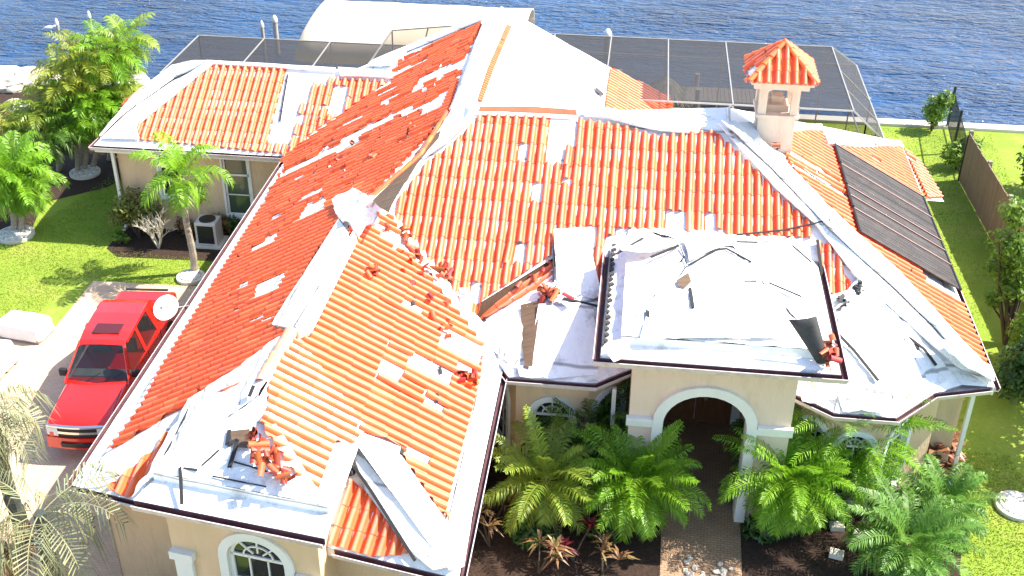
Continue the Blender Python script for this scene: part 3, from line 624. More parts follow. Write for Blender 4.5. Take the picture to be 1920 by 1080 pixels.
for k, q in enumerate(([(1150, 455), (1200, 446), (1275, 462), (1220, 478), (1165, 478)], [(1280, 452), (1340, 455), (1350, 470), (1292, 495)], [(1130, 655), (1165, 640), (1190, 668), (1150, 685)], [(1215, 585), (1290, 584), (1300, 600), (1420, 608), (1480, 640), (1200, 640)])):
    patch(pE, q, rE, 'under', .05, cell=.12, amp=.035, freq=2.6, name='loose_underlayment', seed=60+k, thick=.012)
gutter([(EX0, 20.8, EZ2), (EX0, EY, EZ2), (EX1, EY, EZ2), (EX1, 20.8, EZ2)], house, name='entry_gutter')
mb = MB(); mb.beam((EX0+.03, EY+.35, EZ2+.03), (EX0+.03, 20.7, EZ2+.03), .03, .05)
rnd = random.Random(3)
for k in range(19): y = EY+.45+k*.195; q = rnd.uniform(.02, .06); mb.beam((EX0+.04, y, EZ2+.04), (EX0+.04+q*1.4, y+.05, EZ2+.055), .07, .04)
mb.build('torn_eave_strip', 'felt', rE)
# grey felt flap standing up at the right corner
mb = MB(); base = [Vector((3.30, 16.95, 4.50)), Vector((3.62, 17.1, 4.42))]
rows = []
for k in range(6):
    t = k/5; c = Vector((3.52-.42*t, 17.05+.25*t, 4.42+.72*t)); wd = .10+.13*t
    rows.append([c+Vector((s*wd, .03*math.sin(3*t)+abs(s)*.06, s*wd*.25)) for s in (-1, -.4, .4, 1)])
mb.grid(rows); fl = mb.build('felt_flap', 'felt', rE, smooth=True)
fl['label'] = 'stiff grey felt flap standing up at the corner'
sd = fl.modifiers.new('s', 'SOLIDIFY'); sd.thickness = .012

# ------------------------------------------------------------------ bays left and right of the entry
def bay(eaves, apex, parent, seed, tilef=()):
    pls = []
    for k, (a, b) in enumerate(zip(eaves[:-1], eaves[1:])):
        pts = [Vector(a), Vector(b), Vector(apex)]; pl = Plane(pts[0], (pts[1]-pts[0]).cross(pts[2]-pts[0])); pls.append(pl)
        sheet(pl, V2(pl, pts), parent, amp=.034, freq=2.6, cell=.11, name='bay_roof_sheet', seed=seed+k)
    return pls
EB = [(-2.95, 19.35, 3.12), (-1.99, 17.78, 3.12), (-.39, 17.78, 3.12), (.45, 18.5, 3.12)]
mbx = MB(); mbx.face([(p[0], p[1], p[2]-.02) for p in EB][::-1]); bayL = mbx.build('bay_roof', 'trim', house)
mb = MB(); mb.face([(-2.97, 19.42, 3.0), (-1.25, 20.67, 3.9), (-1.25, 20.67, 4.222), (-2.97, 19.42, 3.528)]); mb.face([(.5, 18.93, 3.0), (.5, 18.93, 3.26), (-.95, 20.68, 4.22), (-.95, 20.68, 3.8)]); mb.build('valley_upstand', 'plywood', bayL)
bl = bay(EB, (-1.05, 20.6, 4.22), bayL, 80)
tl = [(890, 604), (950, 545), (1037, 482), (1037, 528), (1000, 545), (930, 590), (897, 612)]
tiles(bl[0], [P2(bl[0], tl)], bayL, seed=21, light=.95)
patch(bl[0], [(978, 575), (1016, 566), (1012, 600), (1000, 690), (986, 690), (980, 640)], bayL, 'plywood', .05, cell=.25, amp=.01, name='bare_sheathing')
patch(bl[1], [(1010, 572), (1112, 570), (1122, 705), (1010, 715), (990, 690)], bayL, 'under', .05, cell=.25, amp=.012, name='roof_sheet', seed=91)
patch(bl[0], [(893, 622), (965, 578), (985, 620), (980, 660), (960, 690), (925, 660)], bayL, 'under', .06, cell=.1, amp=.05, freq=3.2, name='crumpled_underlayment', seed=92, thick=.012)
patch(bl[1], [(968, 690), (1010, 695), (1030, 715), (975, 712)], bayL, 'under', .06, cell=.1, amp=.05, freq=3.2, name='crumpled_underlayment', seed=93, thick=.012)
patch(pB, [(1038, 437), (1110, 435), (1112, 490), (1128, 560), (1112, 568), (1080, 560), (1045, 540)], rB, 'under', .12, cell=.14, amp=.035, freq=2, name='draped_underlayment', seed=94, thick=.015)
tiles(pB, [P2(pB, [(1108, 488), (1132, 492), (1128, 562), (1112, 548)])], rB, seed=22, name='leftover_tiles', light=.8)
seam(pB, [(1039, 440), (1038, 535)], .04, rB, .14)
patch(pB, [(862, 548), (882, 548), (884, 585), (880, 615), (868, 612)], rB, 'under', .12, cell=.12, amp=.04, freq=3, name='valley_flap', seed=95, thick=.015)
for (pl, q, par) in ((bl[0], [(1010, 566), (1052, 552)], bayL), (bl[1], [(1056, 562), (1126, 578)], bayL)): seam(pl, q, .05, par, .05)
g1 = gutter([EB[0], EB[1], EB[2], EB[3]], house, size=.1)
ER = [(3.0, 18.4, 3.1), (3.35, 17.9, 3.1), (3.95, 17.46, 3.1), (5.03, 17.46, 3.1), (5.85, 18.3, 3.1), (6.4, 18.62, 3.1)]
mbx = MB(); mbx.face([(p[0], p[1], p[2]-.02) for p in ER][::-1]); bayR = mbx.build('bay_roof', 'trim', house)
br = bay(ER, (4.75, 20.7, 4.28), bayR, 100)
patch(pB, [(1548, 560), (1600, 545), (1660, 610), (1745, 690), (1790, 712), (1740, 735), (1680, 740), (1600, 690), (1570, 640)], rB, 'under', .05, cell=.11, amp=.045, freq=2.6, name='draped_underlayment', seed=104, thick=.015)
seam(pB, [(1531, 455), (1545, 560), (1568, 690)], .06, rB, .1)
seam(br[2], [(1565, 625), (1600, 662), (1645, 718)], .05, bayR, .08)
seam(pB, [(1598, 545), (1650, 600), (1730, 660), (1752, 690)], .05, rB, .12)
for q in ([(1652, 600), (1646, 590)], [(1690, 635), (1682, 622)], [(1720, 660), (1712, 650)]): seam(pB, q, .05, rB, .11)
for k, q in enumerate(([(1500, 740), (1545, 735), (1530, 765), (1505, 760)], [(1565, 740), (1640, 745), (1660, 780), (1580, 775)])): patch(br[2] if k else br[1], q, bayR, 'under', .06, cell=.1, amp=.05, freq=3, name='crumpled_underlayment', seed=110+k, thick=.012)
gutter([ER[0], ER[1], ER[2], ER[3], ER[4], (XE-.1, YB-.02, EZ)], house, size=.1)
gutter([(XE, YB, EZ), (XE, YB+11.2, EZ)], house, size=.1)
gutter([(XL, 32.4, EZ), (XL, 27.0, EZ)], house, size=.1); gutter([(XL, 26.75, EZ), FL], house, size=.1)
gutter([(WL, yb, EZ), (WL, WY, EZ), (XL-.1, WY, EZ)], house, size=.1)
gutter([FL, FL+(FR-FL)*.27], house, size=.1); gutter([FL+(FR-FL)*.70, FR, (XR1, YB-.1, EZ)], house, size=.11)

# loose tile heaps on the roof
heap('broken_tiles', pG, [(435, 812), (480, 815), (548, 905), (505, 908)], 30, rP, 3, h=.1)
heap('broken_tiles', pG, [(733, 415), (760, 440), (850, 575), (815, 545)], 16, rG, 4, h=.1)
heap('broken_tiles', pB, [(803, 500), (842, 500), (845, 527), (815, 530)], 12, rB, 5, h=.12, long=.4)
heap('broken_tiles', pG, [(672, 506), (700, 500), (706, 520), (684, 528)], 5, rG, 6, h=.12)
heap('broken_tiles', pG, [(855, 700), (885, 705), (890, 735), (862, 725)], 16, rG, 7, h=.1)
heap('broken_tiles', pE, [(1535, 650), (1560, 650), (1572, 690), (1545, 692)], 20, rE, 8, h=.2)
heap('broken_tiles', bl[0], [(960, 520), (1035, 495), (1035, 530), (965, 545)], 14, bayL, 9, h=.12)
heap('broken_tiles', pR, [(1425, 255), (1450, 262), (1470, 288), (1440, 280)], 10, rR, 10, h=.14)
heap('broken_tiles', bl[0], [(1020, 545), (1050, 540), (1075, 565), (1015, 570)], 14, bayL, 11, h=.12)
for q in ([(1600, 545), (1620, 540), (1626, 555), (1608, 560)], [(1565, 565), (1588, 560), (1590, 585), (1570, 588)]):
    heap('scrap_heap', pB, q, 14, rB, int(q[0][0]), mtl='felt', h=.14, long=.2)
seam(pB, [(1380, 446), (1470, 437), (1555, 418)], .03, rB, .12, name='dangling_cable')
patch(pC, [(1112, 164), (1120, 170), (1130, 178), (1128, 184), (1116, 175)], rC, 'felt', .05, cell=.3, amp=.01, name='torn_hole')

# small lower roof beyond the right eave
pL = Plane(pR.at(XE, 28)-Vector((0, 0, .28)), pR.n)
lowr = sheet(pL, P2(pL, [(1688, 276), (1722, 300), (1770, 378), (1738, 376)]), house, name='side_roof', amp=.004)
tiles(pL, [P2(pL, [(1692, 280), (1721, 302), (1766, 372), (1737, 374)])], lowr, seed=44, crown_glint=.4)
heap('scattered_shards', pG, [(735, 415), (700, 430), (830, 640), (880, 640)], 24, rG, 45, h=.12, long=.16)
heap('scattered_shards', pA, [(600, 300), (800, 180), (830, 230), (650, 340)], 26, rA, 46, h=.1, long=.16)
# ------------------------------------------------------------------ chimney
ch = MB(); cx, cy = 3.08, 24.5
ch.box((cx-.40, cy-.40, 4.4), (cx+.40, cy+.40, 5.98)); ch.box((cx-.46, cy-.46, 5.98), (cx+.46, cy+.46, 6.05))
chim = ch.build('chimney', 'stucco_pale', house, bevel=.01)
mb = MB()
for sx in (-1, 1):
    for sy in (-1, 1): mb.box((cx+sx*.34-.085, cy+sy*.34-.085, 6.05), (cx+sx*.34+.085, cy+sy*.34+.085, 6.68))
for sx in (-1, 1):
    for k in range(8):   # little arches between the posts
        a0, a1 = math.pi*k/8, math.pi*(k+1)/8
        for ax in (0, 1):
            q = []
            for a, zz in ((a0, 0), (a1, 0), (a1, 1), (a0, 1)):
                u = -.255*math.cos(a); z = 6.54+.10*math.sin(a) if zz == 0 else 6.68
                q.append((cx+u, cy+sx*.42, z) if ax == 0 else (cx+sx*.42, cy+u, z))
            mb.face(q)
mb.build('chimney_posts', 'stucco_pale', chim)
mb = MB(); mb.box((cx-.24, cy-.24, 6.05), (cx+.24, cy+.24, 6.2)); mb.box((cx-.12, cy-.12, 6.2), (cx+.12, cy+.12, 6.36)); mb.build('flue', 'porch_wall', chim)
mb = MB(); mb.box((cx-.58, cy-.58, 6.68), (cx+.58, cy+.58, 6.80)); mb.box((cx-.66, cy-.66, 6.80), (cx+.66, cy+.66, 6.85)); mb.build('chimney_cap', 'stucco_pale', chim, bevel=.01)
ca = Vector((cx, cy, 7.52)); cc = [Vector((cx-.7, cy-.7, 6.86)), Vector((cx+.7, cy-.7, 6.86)), Vector((cx+.7, cy+.7, 6.86)), Vector((cx-.7, cy+.7, 6.86))]
cr_ = MB()
for k in range(4): cr_.face([cc[k], cc[(k+1) % 4], ca])
crf = cr_.build('chimney_roof', 'under', chim)
for k in range(4):
    a, b = cc[k], cc[(k+1) % 4]; pl = Plane((a+b)/2, (b-a).cross(ca-a))
    hol = [gap(pl, 1420, 112, 3, 2)] if k == 3 else []
    if k == 3: hol = [[pl.to2((cx-.72, cy-.75, 6.8)), pl.to2((cx-.72, cy-.1, 6.85)), pl.to2((cx-.5, cy+.1, 7.1)), pl.to2((cx-.4, cy-.35, 7.2))]]
    tiles(pl, [V2(pl, [a, b, ca])], crf, hol, seed=60+k, pitch=.19, course=.28, loss=0)
    cap_tiles([a+Vector((0, 0, .04)), ca+Vector((0, 0, .03))], crf, r=.06, step=.24, seed=70+k, light=1.25)
mb = MB()
for q in range(5): mb.beam((cx-.66, cy-.62+q*.07, 6.92+.05*math.sin(q*2)), (cx-.42, cy-.45+q*.05, 7.12), .05, .015)
mb.build('torn_underlayment', 'under', crf)
mb = MB(); mb.lathe([(.09, 0), (.06, .05), (.03, .09), (.0, .1)], (cx, cy, 7.52), 10); mb.build('finial', 'tile', crf, smooth=True, tint=True)
# plumbing vents
for (x, y, pl, par) in ((655, 885, pH, rH), (1610, 545, pB, rB)):
    p = pl.hit(x, y); mb = MB(); mb.tube([p, p+Vector((0, 0, .22))], .045, 10); mb.lathe([(.11, 0), (.06, .06)], p, 12); mb.build('vent_pipe', 'felt', par, smooth=True)

# ------------------------------------------------------------------ walls, windows, doors
def wall(p0, p1, z1, ops=(), z0=GZ-.1, mtl='stucco', depth=.16, name='wall', rev='moulding'):
    """wall with real openings; outside lies on the right when walking p0 to p1. Opening: (u centre, width, sill z, top z, arch rise)"""
    a = Vector((*p0, 0)); b = Vector((*p1, 0)); L = (b-a).length; d = (b-a)/L; n = Vector((d.y, -d.x, 0)); mb = MB()
    W = lambda u, z, o=0.: a+d*u+n*o+Vector((0, 0, z))
    us = {0., L}
    for (c, wd, zb, zt, ri) in ops:
        for k in range(13): us.add(c-wd/2*math.cos(math.pi*k/12))
    us = sorted(u for u in us if -1e-6 <= u <= L+1e-6)
    def top(o, u):
        c, wd, zb, zt, ri = o; q = max(0., 1-((u-c)/(wd/2))**2); return zt-ri+ri*math.sqrt(q)
    for u, v in zip(us[:-1], us[1:]):
        if v-u < 1e-5: continue
        o = next((o for o in ops if o[0]-o[1]/2-1e-6 <= u and v <= o[0]+o[1]/2+1e-6), None)
        if o is None: mb.face([W(u, z0), W(v, z0), W(v, z1), W(u, z1)])
        else:
            if o[2] > z0: mb.face([W(u, z0), W(v, z0), W(v, o[2]), W(u, o[2])]); mb.face([W(u, o[2]), W(v, o[2]), W(v, o[2], -depth), W(u, o[2], -depth)], 1)
            mb.face([W(u, top(o, u)), W(v, top(o, v)), W(v, z1), W(u, z1)]); mb.face([W(v, top(o, v)), W(u, top(o, u)), W(u, top(o, u), -depth), W(v, top(o, v), -depth)], 1)
    for o in ops:
        for s in (-1, 1):
            u = o[0]+s*o[1]/2; z = o[3]-o[4]; q = [W(u, o[2]), W(u, z), W(u, z, -depth), W(u, o[2], -depth)]; mb.face(q if s > 0 else q[::-1], 1)
    wo = mb.build(name, [mtl, rev], house)
    return wo, W, top

def outline(o, grow=0., n=16):
    c, wd, zb, zt, ri = o; r = wd/2+grow
    pts = [(c-r, zb)]
    if ri > 0: pts += [(c-r*math.cos(math.pi*k/n), zt-ri+(ri+grow)*math.sin(math.pi*k/n)) for k in range(n+1)]
    else: pts += [(c-r, zt+grow), (c+r, zt+grow)]
    return pts+[(c+r, zb)]

def trim(W, o, wo, wd=.14, out=.05, sill=True, name='arch_moulding', mtl='moulding'):
    mb = MB(); A = outline(o, 0.01); B = outline(o, wd)
    mb.grid([[W(u, z, .0) for u, z in A], [W(u, z, out) for u, z in A], [W(u, z, out) for u, z in B], [W(u, z, 0) for u, z in B]])
    if sill:
        c, w2, zb, zt, ri = o
        P = [W(c-w2/2-wd, zb-.1), W(c+w2/2+wd, zb-.1), W(c+w2/2+wd, zb), W(c-w2/2-wd, zb)]; Q = [W(c-w2/2-wd, zb-.1, out+.03), W(c+w2/2+wd, zb-.1, out+.03), W(c+w2/2+wd, zb, out+.03), W(c-w2/2-wd, zb, out+.03)]
        mb.grid([P, Q], 0, 1., True); mb.face(Q)
    return mb.build(name, mtl, wo)

def window(W, top, o, nx=2, nz=3, glass='glass', rail=None, inset=-.1, fr=.05, sunburst=True):
    c, wd, zb, zt, ri = o; mb = MB(); A = outline(o); B = outline((c, wd-2*fr, zb+fr, zt-fr, max(0, ri-fr*.3) if ri else 0))
    mb.grid([[W(u, z, inset) for u, z in A], [W(u, z, inset+.05) for u, z in A], [W(u, z, inset+.05) for u, z in B], [W(u, z, inset) for u, z in B]])
    mb.face([W(c-wd/2, zb, inset+.05), W(c+wd/2, zb, inset+.05), W(c+wd/2-fr, zb+fr, inset+.05), W(c-wd/2+fr, zb+fr, inset+.05)])
    def bar(u0, z0, u1, z1, wb=.024): mb.beam(W(u0, z0, inset+.035), W(u1, z1, inset+.035), wb, .03, 0, up=(W(0, 0, 1)-W(0, 0, 0)))
    zs = zt-ri
    for k in range(1, nx): u = c-wd/2+wd*k/nx; bar(u, zb, u, zs if ri else zt)
    for k in range(1, nz+(1 if ri else 0)): z = zb+(zs-zb)*k/nz; bar(c-wd/2, z, c+wd/2, z, .05 if k == nz or k == rail else .024)
    if ri and sunburst:
        for an in (45, 90, 135): bar(c+.12*wd*math.cos(R(an)), zs+.12*ri*2*math.sin(R(an)), c+wd/2*.96*math.cos(R(an)), zs+ri*.96*math.sin(R(an)))
        for k in range(8): a0, a1 = math.pi*k/8, math.pi*(k+1)/8; bar(c+.27*wd*math.cos(a0), zs+.55*ri*math.sin(a0), c+.27*wd*math.cos(a1), zs+.55*ri*math.sin(a1))
    f = mb.build('window', 'frame_white', house)
    pm = MB(); pm.face([W(u, z, inset+.015) for u, z in outline(o)]); pm.build('pane', glass, f)
    return f

# garage wing
wall((-8.45, 31.6), (-8.45, 14.2), 3.02); 
wall((-8.45, 14.22), (-6.75, 13.9), 3.02)
wf0, wf1 = Vector((-6.78, 12.98)), Vector((-4.28, 12.6))
lw = (wf1-wf0).length
go = (lw*.58, .95, .9, 3.35, .42)
wo, W, tp = wall(wf0, wf1, 4.05, [go])
trim(W, go, wo, .16); window(W, tp, go, 3, 4)
mb = MB()   # pilasters and arch band on the portico front
for u in (.05, lw-.35): 
    q = [W(u, GZ), W(u+.3, GZ), W(u+.3, 2.7), W(u, 2.7)]; q2 = [W(u, GZ, .07), W(u+.3, GZ, .07), W(u+.3, 2.7, .07), W(u, 2.7, .07)]; mb.grid([q, q2], 0, 1., True); mb.face(q2)
    q = [W(u-.05, 2.7), W(u+.35, 2.7), W(u+.35, 2.85), W(u-.05, 2.85)]; q2 = [p+(W(0, 0, .12)-W(0, 0)) for p in q]; mb.grid([q, q2], 0, 1., True); mb.face(q2); mb.build('pilaster', 'moulding', wo); mb = MB()
wall((-6.78, 15.0), (-6.78, 12.98), 4.05); wall((-4.28, 12.6), (-4.28, 15.0), 4.05)
wall((-4.28, 13.42), (-2.5, 13.08), 3.02); wall((-2.5, 13.06), (-2.5, 19.6), 3.02)
# left rear wing
wo, W, tp = wall((-13.6, 27.15), (-8.45, 27.15), 3.02, [(1.42, .62, 1.55, 2.82, 0), (3.22, .68, 1.1, 2.86, 0)], mtl='stucco')
for o, g in (((1.42, .62, 1.55, 2.82, 0), 'glass'), ((3.22, .68, 1.1, 2.86, 0), 'glass_green')):
    trim(W, o, wo, .07, .03); window(W, tp, o, 1, 3, g, rail=2, inset=-.06, fr=.045)
wall((-13.6, yb-.4), (-13.6, 27.13), 3.02)
wall((-8.45, yb-.4), (-13.6, yb-.4), 3.02)
# entry block with its tall arch
ea = (1.38, 1.5, GZ-.05, 3.40, .68)
wo, W, tp = wall((.28, 17.32), (3.2, 17.32), 4.24, [ea], mtl='stucco_pale', depth=.3, name='entry_wall')
trim(W, ea, wo, .2, .07, sill=False, name='entry_arch')
mb = MB()
for u0, u1 in ((-.05, .43), (2.33, 2.97)):
    mb = MB()
    for z0, z1, o in ((2.62, 2.78, .06), (2.76, 2.82, .1)):
        q = [W(u0, z0), W(u1, z0), W(u1, z1), W(u0, z1)]; q2 = [p+(W(0, 0, o)-W(0, 0)) for p in q]; mb.grid([q, q2], 0, 1., True); mb.face(q2)
    mb.build('impost_band', 'moulding', wo)
wall((.28, 19.5), (.28, 17.32), 4.24, mtl='stucco_pale', name='entry_wall'); wall((3.2, 17.32), (3.2, 19.5), 4.24, mtl='stucco_pale', name='entry_wall')
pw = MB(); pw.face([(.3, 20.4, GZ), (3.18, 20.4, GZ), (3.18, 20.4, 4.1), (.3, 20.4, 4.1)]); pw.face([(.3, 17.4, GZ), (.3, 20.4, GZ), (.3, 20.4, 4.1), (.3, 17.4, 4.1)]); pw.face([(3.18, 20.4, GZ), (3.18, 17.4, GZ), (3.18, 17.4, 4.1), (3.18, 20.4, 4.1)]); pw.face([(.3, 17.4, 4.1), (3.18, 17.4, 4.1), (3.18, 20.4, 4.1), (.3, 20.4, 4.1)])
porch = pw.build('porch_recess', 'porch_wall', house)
mb = MB()
for x in (.95, 1.72):
    mb.box((x, 20.3, GZ), (x+.74, 20.37, 2.65))
    for z in (.7, 1.45): mb.box((x+.12, 20.26, z), (x+.62, 20.3, z+.6))
fdr = mb.build('front_door', 'door_wood', house, bevel=.008)
mb = MB()
for s in (-1, 1): mb.tube([(1.69+s*.08, 20.25, 1.3), (1.69+s*.08, 20.2, 1.3), (1.69+s*.08, 20.2, 1.65), (1.69+s*.08, 20.25, 1.65)], .018, 8)
mb.build('handle', 'chrome', fdr, smooth=True)
mb = MB(); mb.box((.75, 20.24, 2.66), (2.65, 20.36, 2.86)); mb.box((.75, 20.26, GZ), (.93, 20.36, 2.66)); mb.box((2.47, 20.26, GZ), (2.65, 20.36, 2.66)); mb.build('door_frame', 'moulding', fdr, bevel=.01)
# bays
def baywalls(ev, seed, ops, inset=.32):
    c = Vector((sum(p[0] for p in ev)/len(ev), 20.2)); q = []
    for p in ev: v = Vector((p[0], p[1])); q.append(v+(c-v).normalized()*inset)
    for k, (a, b) in enumerate(zip(q[:-1], q[1:])):
        L = (b-a).length; o = ops.get(k); oo = [(L/2, o[0], o[1], o[2], o[0]/2*o[3])] if o else []
        wo, W, tp = wall(a, b, 3.02, oo, name='bay_wall')
        if o: trim(W, oo[0], wo, .13); window(W, tp, oo[0], 2, 3)
baywalls([Vector(p) for p in EB], 0, {0: (.8, .9, 2.5, 1), 1: (.72, .9, 2.42, 1), 2: (.6, .9, 2.5, 1)})
baywalls([Vector(p) for p in ER], 1, {2: (.6, .9, 2.4, 1), 1: (.42, .9, 2.5, 1), 3: (.7, .9, 2.4, 1)})
wall((5.9, 19.0), (6.65, 19.0), 3.02); wall((6.65, 19.0), (6.65, YB+10.8), 3.02)
wall((6.65, YB+10.8), (.6, YB+10.8), 3.02); wall((.6, YB+10.8), (.6, 31.1), 3.02); wall((.6, 31.1), (-8.45, 31.6), 3.02)
# soffits under the eaves
mb = MB()
def soff(a, b, c, d, z=3.0): mb.face([(p[0], p[1], z) for p in (a, b, c, d)])
soff((XL, 14.2), (-8.4, 14.2), (-8.4, 26.9), (XL, 26.9)); soff((XL, 13.9), (-2.15, 12.62), (-2.15, 13.3), (XL, 14.4)); soff((-2.55, 13.1), (XR1, 13.1), (XR1, 18.7), (-2.55, 18.7))
soff((WL, WY), (XL, WY), (XL, 27.2), (WL, 27.2)); soff((WL, 27.2), (-13.55, 27.2), (-13.55, yb), (WL, yb)); soff((6.6, YB), (XE, YB), (XE, 29.8), (6.6, 29.8)); soff((5.6, 18.4), (XE, YB), (XE, 19.1), (5.6, 19.1), 2.99)
soff((EX0+.02, EY+.02), (EX1-.02, EY+.02), (EX1-.02, 20.5), (EX0+.02, 20.5), 4.26); soff((BL.x+.02, BL.y+.04), (BR.x-.02, BR.y+.04), (BR.x-.02, 14.7), (BL.x+.02, 15), 4.07)
mb.build('soffit', 'trim', house)
# fascia boards
mb = MB()
def fas(a, b, h=.17, ov=.0): mb.beam(Vector((*a, EZ-h/2-.015)), Vector((*b, EZ-h/2-.015)), .03, h)
fas((XL+.02, 14), (XL+.02, 26.7)); fas((XL+.02, 27), (XL+.02, 32.4)); fas((WL, WY+.02), (XL, WY+.02)); fas((WL+.02, WY), (WL+.02, yb)); fas((XR1-.02, 12.6), (XR1-.02, 18.6)); fas((XE-.02, YB), (XE-.02, YB+11.2)); fas((XL, 13.92), (XR1, 12.62))
mb.build('fascia', 'trim', house)
# downspouts
for x, y, z1 in ((-13.68, 27.05, 2.9), (XR1-.2, 13.0, 2.95), (6.75, 18.85, 2.95), (-.02, 18.0, 2.9)):
    mb = MB(); mb.box((x-.04, y-.04, GZ), (x+.04, y+.04, z1)); mb.box((x-.05, y-.16, GZ), (x+.05, y+.04, GZ+.08)); mb.build('downspout', 'trim', house, bevel=.006)
# lantern in the arch
lt = thing('hanging_lantern', 'small dark lantern hanging in the entry arch', 'lantern', (1.66, 17.75, 3.0))
mb = MB(); mb.lathe([(.0, .42), (.10, .38), (.12, .3), (.05, .05), (.0, .0)], (1.66, 17.75, 2.95), 6); mb.build('lantern_body', 'metal_dark', lt)
mb = MB(); mb.tube([(1.66, 17.75, 3.36), (1.66, 17.75, 4.1)], .012, 6); mb.build('chain', 'metal_dark', lt)

# ------------------------------------------------------------------ ground, drive, paths, water
def flat(name, pts, z, mtl, sub=0):
    mb = MB(); mb.face([(p[0], p[1], z) for p in pts]); return structure(mb.build(name, mtl))
def gp(*pix): return [px(x, y, GZ).xy for x, y in pix]
SEA = 37.05
flat('lawn', [(-400, -300), (400, -300), (400, SEA), (-400, SEA)], GZ, 'lawn')
dl = gp((175, 527), (105, 610), (80, 617), (40, 640), (-10, 610))
flat('driveway', [gp((175, 527))[0], gp((105, 612))[0], (-14.2, 21.7), (-40, 22.2), (-40, -20), (-8.2, -20), (-7.6, 12.5), (-8.3, 14.2), (-8.5, 24.4)][::-1], GZ+.004, 'drive')
flat('walkway', [(.75, -10), (2.3, -10), (2.45, 14), (2.55, 17.6), (3.15, 17.6), (3.15, 20.38), (.32, 20.38), (.32, 17.6), (1.05, 17.6), (1.0, 14)], GZ+.012, 'walk')
def bed(name, pts, z=GZ+.008): return flat(name, pts, z, 'mulch')
bed('mulch_bed', [(-7, 8), (1.0, 8), (1.0, 14), (1.05, 17.5), (.3, 18.5), (-2.6, 19.5), (-2.6, 13.2), (-4.2, 13.2), (-7, 12.6)])
bed('mulch_bed', [(2.45, 13.6), (5.0, 13.4), (6.4, 16.2), (7.0, 18.5), (6.9, 19.4), (3.0, 19.0), (2.55, 17.6)])
bed('mulch_bed', [(-13.75, 25.9), (-13.3, 25.5), (-8.5, 25.7), (-8.5, 27.2), (-13.75, 27.2)])
bed('mulch_bed', [(-30, 25.9), (-16.9, 25.6), (-16.2, 26.6), (-16.6, 28.2), (-15.2, 29.4), (-14.6, 31), (-14.8, 36.4), (-30, 36.4)])
flat('pool_deck', [(-14.4, 31.8), (6.9, 29.5), (6.9, 36.0), (-14.4, 36.0)], GZ+.006, 'deck')
mb = MB(); mb.box((-120, SEA, -2.2), (120, SEA+.42, GZ+.10)); structure(mb.build('seawall', 'concrete', bevel=.02))
mb = MB(); mb.face([(-1500, SEA+.3, -.55), (1500, SEA+.3, -.55), (1500, 3000, -.55), (-1500, 3000, -.55)]); structure(mb.build('water', 'water'))

# ------------------------------------------------------------------ red pickup
def lofted(mb, secs, mi=0):
    """secs: rings of points"""
    mb.grid(secs, mi, 1., True); mb.face(secs[0][::-1], mi); mb.face(secs[-1], mi)

